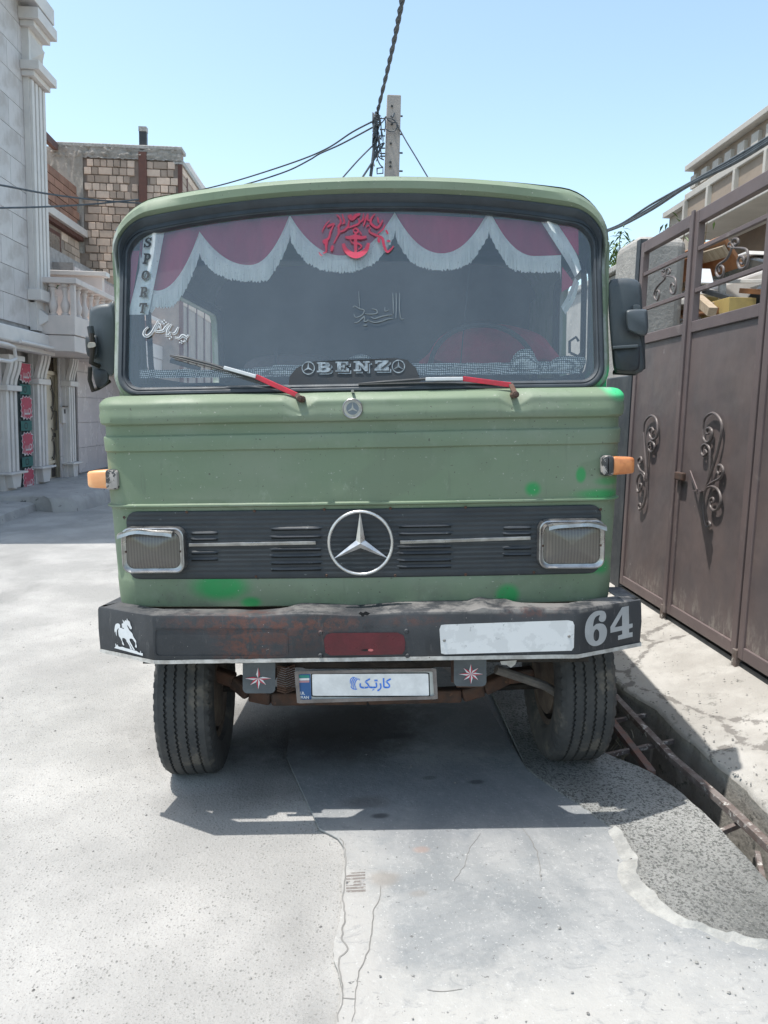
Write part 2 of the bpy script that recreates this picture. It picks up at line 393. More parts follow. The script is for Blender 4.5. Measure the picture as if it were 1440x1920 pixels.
poly = slc+[(slc[-1][0]-.03, -.2), (slc[-1][0], -3), (1.36, -3), (1.34, rt[0][1]-.25)]+rt+back
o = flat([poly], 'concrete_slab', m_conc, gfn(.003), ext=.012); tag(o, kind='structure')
pp = list(rt)+[(rt[-1][0]+.02, 4.6), (.62, 5.2)]
yy = [5.2, 4.8, 4.4, 4.0, 3.7]+[3.6-.07*k for k in range(24)]
pp2 = [(gxl(y)-.012+rag(y, 30, .006), y) for y in yy if y > rt[0][1]+.0]
o = flat([pp+pp2], 'asphalt_patch', m_patch, gfn(.004), ext=.019); tag(o, kind='structure')
# raised white mortar lip between slab and patch
mb = MB(); rows = []
for i, (x, y) in enumerate(rt[:-18]):
    a = Vector(rt[min(i+1, len(rt)-1)])-Vector(rt[max(i-1, 0)]); a.normalize(); n_ = Vector((-a.y, a.x)); n_ = n_ if n_.x > 0 else -n_
    wd = .008+.06*abs(noise.noise(Vector((x*2.3, y*2.3, 4))))+.008*noise.noise(Vector((x*21, y*21, 4))); z = g(x)
    rows.append([(x-n_.x*wd*1.6, y-n_.y*wd*1.6, z+.012), (x-n_.x*wd*.5, y-n_.y*wd*.5, z+.022), (x+n_.x*.004, y+n_.y*.004, z+.032+.006*noise.noise(Vector((x*30, y*30, 1)))), (x+n_.x*.014, y+n_.y*.014, z+.018)])
tag(mb.grid(rows).build('mortar_edge', m_mortar, sm=True, sharp=60), kind='structure')
for k, (pts, wd) in enumerate((([(638, 1578), (646, 1600), (648, 1640), (643, 1690), (646, 1730), (640, 1765), (652, 1790), (634, 1810), (640, 1845), (641, 1880), (632, 1925)], .009),
                  ([(712, 1668), (712, 1690), (700, 1720), (696, 1760), (688, 1800), (672, 1835), (668, 1875), (660, 1925)], .006),
                  ([(980, 1560), (1000, 1590), (1010, 1620), (1013, 1660)], .004), ([(800, 1866), (830, 1868), (865, 1864)], .004), ([(640, 1880), (668, 1882)], .006), ([(850, 1660), (870, 1630), (880, 1600), (900, 1570)], .0025))):
    P = [gp(*q) for q in pts]; P = catmull([(p.x, p.y) for p in P], 7); P = [(p.x+.006*noise.noise(Vector((p.x*30, p.y*30, 3))), p.y+.004*noise.noise(Vector((p.y*60, 1, 1)))) for p in P]
    o = flat([stroke(P, wd*.6, 2, .5)], 'crack', m_crack, gfn(.0155), ext=.0012); tag(o, kind='structure')
# loose stones
mb = MB()
def pebble(mb, x, y, z, r):
    ps = []
    a0 = random.random()*6
    for k in range(5):
        a = a0+k*2*PI/5; rr = r*random.uniform(.7, 1.2); ps.append((x+rr*math.cos(a), y+rr*math.sin(a), z))
    i = [mb.vert(p) for p in ps]; t_ = mb.vert((x+r*.2, y, z+r*random.uniform(.5, .9)))
    for k in range(5): mb.face((i[k], i[(k+1) % 5], t_))
for _ in range(2600):
    x = random.uniform(-3.2, 1.4); y = 1.6+random.random()**1.6*5
    if x > gxl(y)-.04: continue
    sc_ = .5 if -.1 < x < .9 else 1
    if sc_ == .5 and random.random() < .7: continue
    pebble(mb, x, y, g(x)+.001 + (.018 if x > .0 else 0), random.uniform(.001, .0032)*random.choice((1, 1, 1, 1, 2.2)))
for _ in range(500):
    y = random.uniform(2, 6); x = gxr(y)+random.random()**2*.55; pebble(mb, x, y, .105+(x-gxr(y))*.22, random.uniform(.002, .007))
m_peb = M('pebbles', (.26, .255, .24, 1), (.13, .125, .12, 1), .9, sc=60, bump=0, world=True)
o = mb.build('gravel', m_peb); tag(o, 'fine loose gravel scattered on the road and pavement', 'gravel', kind='stuff')
mb = MB()
for _ in range(420):
    y = random.uniform(2.2, 6.5); x = random.uniform(gxl(y), gxr(y)-.02); pebble(mb, x, y, -.42, random.uniform(.008, .03))
o = mb.build('rubble', m_kerb); tag(o, 'rubble and mud lying in the bottom of the gutter', 'rubble', kind='stuff')

# gutter ladder of steel angle rails
m_rust = M('rusty painted steel', (.12, .088, .076, 1), (.20, .175, .165, 1), .85, .2, sc=12, bs=70, bump=.5, c3=(.50, .48, .45, 1), sc3=25, amt3=(.55, .66), world=True)
m_rust2 = M('red oxide steel', (.19, .095, .07, 1), (.15, .12, .11, 1), .8, .1, sc=14, bs=70, bump=.4, world=True)
gr = thing('drain_grate', 'rusty steel ladder grate laid over the open gutter beside the pavement', 'drain grate', (1.5, 3.2, .05))
GM = Matrix.Translation((-1.5, -3.2, -.05))
def loc(P): return [Vector(p)-Vector((1.5, 3.2, .05)) for p in P]
A = [wp(u, v, 2, z) for u, v, z in ((1470, 1612, .075), (1440, 1585, .07), (1350, 1500, .05), (1262, 1424, .05), (1200, 1358, .05), (1152, 1306, .05), (1128, 1280, .05))]
mb = MB()
for a, b in zip(loc(A), loc(A)[1:]): mb.bar(a, b, .036, .03)
mb.build('rail', m_rust, gr, bevel=.002)
B_ = [wp(u, v, 2, .03) for u, v in ((1222, 1450), (1190, 1408), (1146, 1352), (1110, 1310))]
mb = MB()
for a, b in zip(loc(B_), loc(B_)[1:]): mb.bar(a, b, .036, .03)
mb.build('rail', m_rust2, gr, bevel=.002)
for (u0, v0, u1, v1) in ((1120, 1302, 1180, 1292), (1120, 1358, 1226, 1338), (1120, 1420, 1285, 1385), (1348, 1562, 1400, 1540), (1420, 1600, 1432, 1660)):
    a, b = wp(u0, v0, 2, .02), wp(u1, v1, 2, .02); q = loc([a, b]); MB().bar(q[0], q[1], .018, .02).build('rung', m_rust, gr)
m_weed = M('dry stalks', (.22, .19, .14, 1), (.3, .27, .2, 1), .9, bump=0, world=True)
mb = MB()
for k in range(9):
    a = wp(1160+k*3, 1378+random.uniform(-10, 6), 2, .03); P = [a]
    for j in range(5): P.append(P[-1]+Vector((random.uniform(-.03, .03), random.uniform(-.03, .03), -.035)))
    mb.tube(P, .002, 4)
o = mb.build('weeds', m_weed); tag(o, 'dry straggly weeds caught on the gutter grate by the tyre', 'weeds', kind='stuff')
# ------------------------------------------------------------------ the lorry
truck = thing('lorry', 'old faded green lorry facing the camera, black dented bumper, cab with painted pelmet', 'lorry', M=TM)
def F(x, z): return .2+.205*(z-1.73)+.05*x*x
def bow(x): return .03*x*x
CENT = 0.005

# paint -------------------------------------------------------------
t = NT('faded green paint'); xyz = t.xyz(); ns = t.noise(7, 5, .65)
c = t.mix(t.ramp(t.noise(2.2, 5, .55, (1, 1, 1.6)), .35, .68), (.150, .205, .132, 1), (.178, .222, .158, 1))
c = t.mix(t.ramp(t.noise(1.2, 3, .5, (1, 1, 2.2), .8), .56, .60), c, (.145, .192, .127, 1))
c = t.mix(t.math('MULTIPLY', t.ramp(t.noise(18, 5, .75, (1, 1, .5)), .6, .75), .35), c, (.33, .37, .31, 1))
c = t.mix(t.math('MULTIPLY', t.ramp(t.noise(9, 5, .8, (3, 3, .3)), .55, .75), .4), c, (.10, .12, .09, 1))
c = t.mix(t.math('MULTIPLY', t.ramp(t.noise(4, 6, .75, (1, 1, 1.3)), .55, .72), .3), c, (.24, .27, .22, 1))
def bodyF(x, z): return .145+bow(x)
sp = []
for (u, v, rx, ry, so_, k) in ((412, 1100, .105, .052, .45, .95), (470, 1131, .038, .022, .5, .95), (388, 1080, .05, .012, .6, .5), (999, 917, .028, .026, .5, .95), (1089, 890, .019, .03, .35, .9),
                         (1128, 926, .085, .018, .7, .9), (1142, 902, .05, .016, .6, .6), (952, 1117, .044, .042, .4, .95), (1105, 1068, .07, .014, .6, .8), (1130, 1062, .03, .03, .7, .6)):
    p = onto(u, v, bodyF); c = t.mix(t.math('MULTIPLY', ellmask(t, p.x, p.z, rx, ry, so_, .16, X=0, Y=2, xyz=xyz, ns=ns), k), c, (.02, .26, .075, 1))
# bright green filler at the corner of the scuttle
p = onto(1156, 716, .22); c = t.mix(ellmask(t, p.x+.01, p.z, .07, .062, .35, .2, X=0, Y=2, xyz=xyz, ns=ns), c, (.05, .52, .21, 1))
# chips and primer
c = t.mix(t.math('MULTIPLY', t.ramp(t.noise(85, 2, .5), .71, .73), .7), c, (.06, .05, .045, 1))
c = t.mix(t.math('MULTIPLY', t.ramp(t.noise(75, 2, .5, (1, 1, 1.4)), .72, .735), .6), c, (.42, .42, .38, 1))
# bare sealant round the screen
sx = t.math('ABSOLUTE', xyz[0]); worn = t.math('MULTIPLY', t.math('MULTIPLY', t.ramp(sx, .945, .965), t.ramp(xyz[2], 1.70, 1.73)), t.ramp(sx, .992, .978))
c = t.mix(t.math('MULTIPLY', worn, t.ramp(t.noise(6, 6, .75, (1, 1, .6)), .42, .56)), c, (.27, .30, .28, 1))
low = t.math('MULTIPLY', t.ramp(xyz[2], 1.02, .87), t.ramp(t.noise(9, 6, .7), .45, .7))
c = t.mix(t.math('MULTIPLY', low, .45), c, (.10, .10, .085, 1))
dt = t.bump(t.noise(2.0, 2, .5, (1, 1, 1.5)), .35, .05); dt = t.bump(t.noise(90, 3, .6), .06, .002, dt)
m_green = t.fin(c, t.ramp(t.noise(5, 5, .6), .3, .7, .52, .70), 0, dt, .5)

def mk_plastic(n, c1, rough=.55, **k): return M(n, c1, rough=rough, **k)
m_rubber = M('weathered black rubber', (.021, .026, .032, 1), (.036, .043, .051, 1), .55, sc=6, bs=60, bump=.15)
m_blk = M('faded black plastic', (.035, .042, .050, 1), (.055, .062, .070, 1), .55, sc=4, bs=150, bump=.12)
m_dark = M('dark greasy metal', (.018, .017, .016, 1), (.045, .036, .030, 1), .8, .2, sc=9, bs=40, bump=.5)
m_int = M('dark cab lining', (.030, .033, .038, 1), (.022, .024, .028, 1), .9, bump=0)
m_chrome = M('dull chrome', (.42, .42, .42, 1), (.27, .265, .26, 1), .36, .9, sc=12, bs=60, bump=.08)
m_alu = M('star silver', (.62, .62, .62, 1), (.5, .5, .5, 1), .36, .85, sc=20, bs=80, bump=.06)
m_rusty = M('rusty brown iron', (.11, .058, .040, 1), (.065, .045, .038, 1), .88, .1, sc=10, bs=50, bump=.5, c3=(.16, .085, .055, 1), sc3=24)
m_white = M('white paint strip', (.48, .47, .45, 1), (.30, .285, .265, 1), .7, sc=18, bs=80, bump=.3, c3=(.10, .08, .07, 1), sc3=28, amt3=(.66, .7))
m_sticker = M('white sticker vinyl', (.62, .64, .66, 1), (.56, .58, .60, 1), .5, sc=20, bump=0)
m_silverprint = M('silver print', (.36, .39, .40, 1), (.15, .17, .18, 1), .35, .5, sc=60, bump=0)
m_darkprint = M('dark print', (.035, .04, .045, 1), None, .6, bump=0)
m_redprint = M('red paint strokes', (.62, .045, .10, 1), (.5, .05, .09, 1), .6, sc=30, bump=0)
m_redgloss = M('red wiper paint', (.58, .025, .055, 1), (.42, .03, .05, 1), .4, sc=30, bs=60, bump=.1)
m_redsticker = M('red sticker vinyl', (.42, .03, .06, 1), (.36, .03, .06, 1), .5, bump=0)
m_faint = M('faint grey lettering', (.13, .16, .18, 1), None, .7, bump=0)

# upper cab shell -----------------------------------------------------
def shell_loop(wd, zb, zt, rb, rt_, yt, ys_, top=0.0, yb=None):
    P = rquad(CENT-wd, CENT+wd, zb, zt, (rb, rb, rt_, rt_), 10, 26); L = []
    for x, z in P:
        tp = smooth(zt-.28, zt-.05, z); crown = .06*(1-(x/wd)**2)*smooth(zt-.05, zt, z)*.0
        zz = z+tp*(.085*(1-abs(x/wd)**2.2)-.032) + .004*x
        b = yb if (yb is not None and z < zb+.012) else None
        y = F(x, min(zz, 2.47))+ys_+(yt-ys_)*tp
        if b is not None: y = F(x, zz)+b
        L.append((x, y, zz))
    return L
cab = MB()
loops = [shell_loop(.932, 1.746, 2.382, .06, .075, .06, .06), shell_loop(.938, 1.740, 2.392, .06, .08, .02, .02), shell_loop(.95, 1.728, 2.405, .07, .09, .004, .004),
         shell_loop(.970, 1.716, 2.425, .09, .12, .0, .0, yb=.0), shell_loop(.977, 1.712, 2.435, .10, .135, -.045, .004, yb=.0), shell_loop(.984, 1.706, 2.447, .10, .16, -.062, .01, yb=.004),
         shell_loop(.993, 1.70, 2.475, .11, .18, -.062, .028, yb=.01), shell_loop(1.0, 1.69, 2.498, .11, .19, -.035, .06, yb=.02), shell_loop(1.004, 1.685, 2.512, .11, .19, .03, .12, yb=.05), shell_loop(1.005, 1.685, 2.518, .10, .19, .2, .28, yb=.05)]
cab.loft(loops).build('cab_front', m_green, truck, sm=True, sharp=40)
# roof, sides, rear of the cab
YB = 2.12
last = loops[-1]; top_ = sorted([p for p in last if p[2] > 2.24], key=lambda p: p[0])
rows = [[(p[0], y, p[2]) for p in top_] for y in (.40, .55, 1.0, 1.6, YB)]
MB().grid(rows).build('roof', m_green, truck, sm=True)
def side(sgn, w0, w1):
    mb = MB(); x0 = CENT+sgn*1.0; x1 = CENT+sgn*.965; n = 6
    out = rquad(.36, YB, 1.66, 2.30, (.01,)*4, n, 10); inn = rquad(w0, w1, 1.80, 2.24, (.07,)*4, n, 10)
    L = [[(x1, a, b) for a, b in inn], [(x0, a, b) for a, b in inn], [(x0, a, b) for a, b in out], [(x1, a, b) for a, b in out], [(x1, a, b) for a, b in inn]]
    mb.loft(L); o = mb.build('door', m_green, truck, sm=True, sharp=30)
    mb = MB(); mb.loft([[(x1-sgn*.005, a, b) for a, b in inn], [(x1-sgn*.03, a, b) for a, b in rquad(w0-.03, w1+.03, 1.77, 2.27, (.07,)*4, n, 10)], [(x1-sgn*.03, a, b) for a, b in inn]])
    mb.build('window_frame', m_int, o)
    return o
dl = side(-1, .62, 1.98); dr = side(1, .56, 1.16)
rw = [(-.985, .9), (.995, .9)]+[(p[0], p[2]-.001) for p in top_[::-1]]; MB().prism(rw, lambda x, z: (x, YB-.02, z), lambda x, z: (x, YB, z)).build('rear_wall', m_int, truck)
MB().box((CENT-.97, .4, .95), (CENT+.97, YB-.02, .98)).build('cab_floor', m_int, truck)
# lower cab: pressed front with creases, wiper notches, rounded corners
NX = [onto(563, 755, .15).x, onto(965, 748, .15).x]
rowsd = [(1.722, 0.222, 0.965), (1.7185, 0.202, 1.0), (1.7155, 0.184, 1.016), (1.711, 0.166, 1.026), (1.705, 0.152, 1.031), (1.698, 0.141, 1.035), (1.691, 0.133, 1.038), (1.6855, 0.128, 1.039), (1.681, 0.1255, 1.039), (1.677, 0.1245, 1.039), (1.668, 0.124, 1.038), (1.655, 0.1235, 1.037), (1.64, 0.119, 1.039), (1.612, 0.12, 1.035), (1.606, 0.124, 1.03), (1.603, 0.133, 1.026), (1.6, 0.141, 1.024), (1.58, 0.143, 1.024), (1.562, 0.143, 1.025), (1.56, 0.139, 1.027), (1.555, 0.133, 1.03), (1.548, 0.131, 1.03), (1.52, 0.131, 1.028), (1.502, 0.132, 1.027), (1.499, 0.136, 1.025), (1.496, 0.141, 1.024), (1.47, 0.142, 1.024), (1.43, 0.142, 1.023), (1.38, 0.142, 1.023), (1.33, 0.143, 1.022), (1.292, 0.145, 1.021), (1.29, 0.143, 1.023), (1.287, 0.134, 1.029), (1.281, 0.134, 1.029), (1.278, 0.14, 1.023), (1.274, 0.15, 1.02), (1.262, 0.152, 1.019), (1.2, 0.152, 1.017), (1.1, 0.152, 1.013), (1.0, 0.152, 1.009), (0.985, 0.148, 1.009), (0.978, 0.147, 1.008), (0.95, 0.148, 1.007), (0.9, 0.152, 1.005), (0.874, 0.158, 1.003), (0.868, 0.17, 0.999), (0.866, 0.21, 0.992)]
def belt_row(z, y0, wd):
    rc = .10; P = []
    for y in (2.1, 1.6, 1.0, .5, .36): P.append((-wd, y, z))
    for k in range(9):
        a = PI*k/18; P.append((-wd+rc-rc*math.cos(a), y0+bow(wd-rc)+rc-rc*math.sin(a), z))
    N = 220
    for k in range(1, N): x = (-wd+rc)+(2*(wd-rc))*k/N; P.append((x, y0+bow(x), z))
    for k in range(9):
        a = PI*(8-k)/18; P.append((wd-rc+rc*math.cos(a), y0+bow(wd-rc)+rc-rc*math.sin(a), z))
    for y in (.36, .5, 1.0, 1.6, 2.1): P.append((wd, y, z))
    Q = []
    for x, y, z_ in P:
        x += CENT; zz = z_+.006*x
        if y < .3:
            for xn in NX:
                d = abs(x-xn); tr = max(0, 1-d/.064)
                if tr > 0 and 1.62 < z_ < 1.716:
                    wgt = min(1, (1.716-z_)/.031) if z_ > 1.68 else (1 if z_ > 1.676 else max(0, (z_-1.62)/.056))
                    zz -= .036*tr*wgt
            y += .0035*noise.noise(Vector((x*2.3, z_*4, 1)))+.0015*noise.noise(Vector((x*7, z_*9, 4)))
            zz += .0018*noise.noise(Vector((x*3.1, z_*2, 8)))
        Q.append((x, y, zz))
    return Q
MB().grid([belt_row(*r) for r in rowsd]).build('cab_body', m_green, truck, sm=True, sharp=33)
MB().box((CENT-.93, .27, .60), (CENT+.93, .36, .95)).build('front_crossmember', m_dark, truck)

# rubber gasket + glass -------------------------------------------------
def gl(wd, zb, zt, rb, off): return shell_loop(wd, zb, zt, rb, .08, off, off)
MB().loft([shell_loop(.964, 1.716, 2.434, .08, .11, -.03, .0), shell_loop(.963, 1.717, 2.434, .08, .11, -.042, -.010), shell_loop(.957, 1.722, 2.425, .075, .105, -.042, -.017), shell_loop(.951, 1.728, 2.405, .07, .095, -.015, -.017), gl(.946, 1.731, 2.39, .075, -.017), gl(.943, 1.734, 2.392, .075, -.011), gl(.941, 1.736, 2.392, .07, -.011), gl(.939, 1.738, 2.390, .07, -.014),
           gl(.933, 1.744, 2.385, .06, -.012), gl(.929, 1.748, 2.38, .06, .004), gl(.929, 1.748, 2.38, .06, .02)]).build('screen_gasket', M('sun faded rubber seal', (.046, .058, .070, 1), (.030, .038, .047, 1), .6, sc=5, bs=60, bump=.12), truck, sm=True, sharp=60)
t = NT('dusty windscreen glass')
tr_ = t.n.new('ShaderNodeBsdfTransparent'); tr_.inputs[0].default_value = (.94, .96, .955, 1)
df = t.n.new('ShaderNodeBsdfDiffuse'); df.inputs[0].default_value = (.42, .48, .51, 1)
gs = t.n.new('ShaderNodeBsdfGlossy'); gs.inputs['Roughness'].default_value = .03; gs.inputs[0].default_value = (.9, .95, 1, 1)
m1 = t.n.new('ShaderNodeMixShader'); t.lk(t.ramp(t.noise(3, 6, .7, (1, 1, .5)), .25, .8, .10, .145), m1.inputs[0]); t.lk(tr_.outputs[0], m1.inputs[1]); t.lk(df.outputs[0], m1.inputs[2])
fr = t.n.new('ShaderNodeFresnel'); fr.inputs[0].default_value = 1.52
m2 = t.n.new('ShaderNodeMixShader'); t.lk(t.math('MULTIPLY', fr.outputs[0], 1.75), m2.inputs[0]); t.lk(m1.outputs[0], m2.inputs[1]); t.lk(gs.outputs[0], m2.inputs[2]); t.lk(m2.outputs[0], t.out.inputs[0])
m_glass = t.m
base = shell_loop(.937, 1.740, 2.392, .06, .075, .0, .0); cx, cz = CENT, 2.06; L = []
for k in range(9):
    s = 1-k/8*.999; L.append([(cx+(x-cx)*s, F(cx+(x-cx)*s, cz+(z-cz)*s)+.006, cz+(z-cz)*s) for x, y, z in base])
MB().loft(L).build('windscreen', m_glass, truck, sm=True, sharp=180)

def W_(off):   # pixel -> just off the screen
    return lambda u, v, h: onto(u, v, lambda x, z: F(x, z)+off-h)
def on(Ff, off=0.): return lambda u, v, h: onto(u, v, lambda x, z: Ff(x, z)-off-h)
def strokes(S, name, mat, fn, parent, ext=.0006, lab=None):
    mb = MB()
    for i, (pts, wd) in enumerate(S):
        P = stroke(pts, wd, 5, .45); o_ = i*.00006; mb.prism(P, lambda a, b: fn(a, b, o_), lambda a, b: fn(a, b, o_+ext))
    return mb.build(name, mat, parent)
def zpx(s, ox, oy): return lambda P: [(x/s+ox, y/s+oy) for x, y in P]

# pelmet curtain behind the glass: wine cloth, white fringe
m_wine = M('wine red velvet', (.52, .055, .13, 1), (.38, .04, .10, 1), .95, sc=5, bs=90, bump=.3, stretch=(1, 1, .3))
m_fringe = M('white fringe', (.95, .95, .93, 1), (.82, .83, .82, 1), .95, sc=60, bs=150, bump=.5, stretch=(1, 1, .06), c3=(.35, .38, .38, 1), sc3=150, amt3=(.62, .68))
PE = [(262, 470, 0), (293, 545, 1), (374, 434, 0), (467, 497, 1), (543, 403, 0), (640, 479, 1), (740, 398, 0), (828, 475, 1), (917, 392, 0), (1003, 480, 1), (1052, 478, 0)]
def scallop(u):
    pk = [p for p in PE if p[2] == 0]
    for a, b in zip(pk, pk[1:]):
        if a[0] <= u <= b[0]:
            m = [p for p in PE if p[2] == 1 and a[0] < p[0] < b[0]][0]
            if u <= m[0]: q = (u-a[0])/(m[0]-a[0]); v0 = a[1]
            else: q = (b[0]-u)/(b[0]-m[0]); v0 = b[1]
            return v0+(m[1]-v0)*(1-(1-q)**2.1)
    return 470
def CU(u, v, d=0): return onto(u, v, lambda x, z: F(x, z)+.045+.008*math.sin(x*55)+d)
us = [262+2*k for k in range(396)]
mb = MB(); mb.grid([[CU(u, 398+abs(u-690)*.05) for u in us], [CU(u, 399+abs(u-690)*.052) for u in us], [CU(u, scallop(u)+4) for u in us]])
mb.build('curtain', m_wine, truck, sm=True)
mb = MB(); rows = [[], [], []]
for i, u in enumerate(us):
    s_ = scallop(u); sl_ = (scallop(u+2)-scallop(u-2))/4; e = s_+min(46, 31*math.sqrt(1+sl_*sl_))+random.uniform(-1.8, 1.8)+(1.5 if i % 3 else -1)
    rows[0].append(CU(u, s_, -.010)); rows[1].append(CU(u, s_+9, -.016)); rows[2].append(CU(u+random.uniform(-1, 1), e, -.008+random.uniform(-.004, .004)))
mb.grid(rows); mb.build('fringe', m_fringe, truck)
# tied drapes at the two ends
def drape(pts_a, pts_b, name, mat, d):
    a = catmull(pts_a, 8); b = catmull(pts_b, 8); mb = MB(); mb.grid([[CU(p.x, p.y, d) for p in a], [CU((p.x+q.x)/2, (p.y+q.y)/2, d-.012) for p, q in zip(a, b)], [CU(q.x, q.y, d) for q in b]]); return mb.build(name, mat, truck, sm=True)
drape([(270, 425), (266, 480), (255, 530), (240, 590)], [(310, 425), (300, 480), (288, 540), (278, 590)], 'fringe', m_fringe, -.024)
drape([(1000, 392), (1030, 440), (1062, 490), (1078, 520)], [(1024, 392), (1052, 430), (1080, 475), (1090, 505)], 'fringe', m_fringe, -.024)
mb = MB(); mb.poly([CU(*p, -.018) for p in ((1020, 395), (1084, 400), (1085, 480), (1050, 430))]); mb.build('curtain_end', m_wine, truck)
for Q in (((1054, 500), (1078, 532), (1053, 548)), ((236, 470), (262, 470), (245, 580), (232, 600))):
    mb = MB(); mb.poly([CU(*p, -.018) for p in Q]); mb.build('curtain_end', m_wine, truck)
drape([(1078, 520), (1066, 550), (1052, 575)], [(1086, 530), (1078, 560), (1060, 590)], 'fringe', m_fringe, -.02)
# header lining above the curtain
mb = MB(); mb.grid([[onto(u, v, lambda x, z: F(x, z)+.05) for u, v in ((225, 420), (400, 380), (700, 366), (1000, 372), (1115, 410))], [onto(u, v, lambda x, z: F(x, z)+.03) for u, v in ((215, 432), (400, 405), (700, 396), (1000, 398), (1125, 415))]])
mb.build('header_lining', M('blue grey header', (.05, .075, .095, 1), None, .8, bump=0), truck)

# things seen on the dash
t = NT('crochet lace'); v_ = t.voro(120, rnd=.15); c = t.mix(t.ramp(v_, .40, .46), (.88, .90, .90, 1), (.12, .14, .15, 1)); m_lace = t.fin(c, .95)
def IN(u, v, y): return onto(u, v, y)
mb = MB(); rows = [[], [], []]
for k in range(60):
    u = 262+k*14.0; vt = 688+3*noise.noise(Vector((k*.4, 1, 1)))+(0 if u > 500 else 6)-.012*(u-262); vb = 709-.010*(u-262)
    LF = lambda d: (lambda x, z: F(x, z)+d)
    rows[0].append(onto(u, vt, LF(.12))); rows[1].append(onto(u, vt, LF(.06))); rows[2].append(onto(u, vb, LF(.030+.004*math.sin(k*1.3))))
mb.grid(rows); mb.build('lace_cover', m_lace, truck, sm=True)
MB().box((CENT-.93, .34, 1.50), (CENT+.93, .60, 1.765)).build('dashboard', m_int, truck, bevel=.02)
def lump(pts, y, mat, name, dy=.03):
    if name in ('lace_cushion', 'tissue'): y = lambda x, z: F(x, z)+.05
    cx_ = sum(p[0] for p in pts)/len(pts); cy_ = sum(p[1] for p in pts)/len(pts); P = [tuple(q) for q in catmull(pts, 4, True)]
    V3 = Vector((0, 1, 0)); yy2 = y if callable(y) else (lambda x, z: y)
    if callable(y): dy = .025
    L = [[IN(x, y_, y) for x, y_ in P], [IN(cx_+(x-cx_)*.75, cy_+(y_-cy_)*.75, lambda a, b: yy2(a, b)-dy*.8) for x, y_ in P], [IN(cx_+(x-cx_)*.3, cy_+(y_-cy_)*.3, lambda a, b: yy2(a, b)-dy) for x, y_ in P]]
    return MB().loft(L, cap1=True).build(name, mat, truck, sm=True)
lump([(958, 696), (960, 672), (975, 656), (996, 656), (1008, 676), (1022, 694)], .40, m_lace, 'lace_cushion')
lump([(1022, 698), (1030, 680), (1050, 668), (1078, 668), (1098, 672), (1092, 690), (1060, 697)], .40, m_lace, 'lace_cushion')
lump([(462, 706), (475, 690), (520, 688), (560, 690), (580, 704)], .42, m_lace, 'lace_cushion')
lump([(655, 672), (678, 664), (695, 672)], .34, m_lace, 'tissue', .01)
m_seat = M('dark red seat cover', (.42, .035, .07, 1), (.30, .03, .055, 1), .85, sc=12, bump=.2)
m_seat2 = M('grey seat cover', (.09, .07, .075, 1), None, .9, sc=12, bump=.2)
lump([(800, 690), (806, 660), (830, 628), (880, 608), (940, 608), (1000, 622), (1030, 645), (1036, 690)], .95, m_seat, 'seat_back', .12)
lump([(470, 700), (475, 672), (560, 664), (620, 672), (628, 700)], 1.1, m_seat2, 'seat_back', .1)
# steering wheel
sw = MB(); cc = IN(905, 690, .62); ring = []
for k in range(40): a = 2*PI*k/40; ring.append(cc+Vector((.23*math.cos(a), .12*math.sin(a), .20*math.sin(a))))
ring.append(ring[0]); sw.tube(ring, .012, 8, False); sw.build('steering_wheel', m_rubber, truck, sm=True)
MB().tube([IN(518, 652, .40), IN(516, 700, .40)], .007, 6).build('aerial', m_rubber, truck)
MB().tube([IN(884, 372, .34)+Vector((0, .06, 0)), IN(880, 500, .38), IN(862, 700, .40)], .0028, 5).build('hanging_cord', m_rubber, truck)
MB().tube([IN(320, 676, .5), IN(375, 692, .5)], .012, 6).build('grab_handle', m_rubber, truck)
for P in ([(1068, 662), (1068, 640), (1080, 632), (1085, 640)], [(1070, 662), (1084, 668), (1096, 655)]): MB().tube([IN(*p, .45) for p in P], .006, 6).build('grab_handle', m_blk, truck, sm=True)

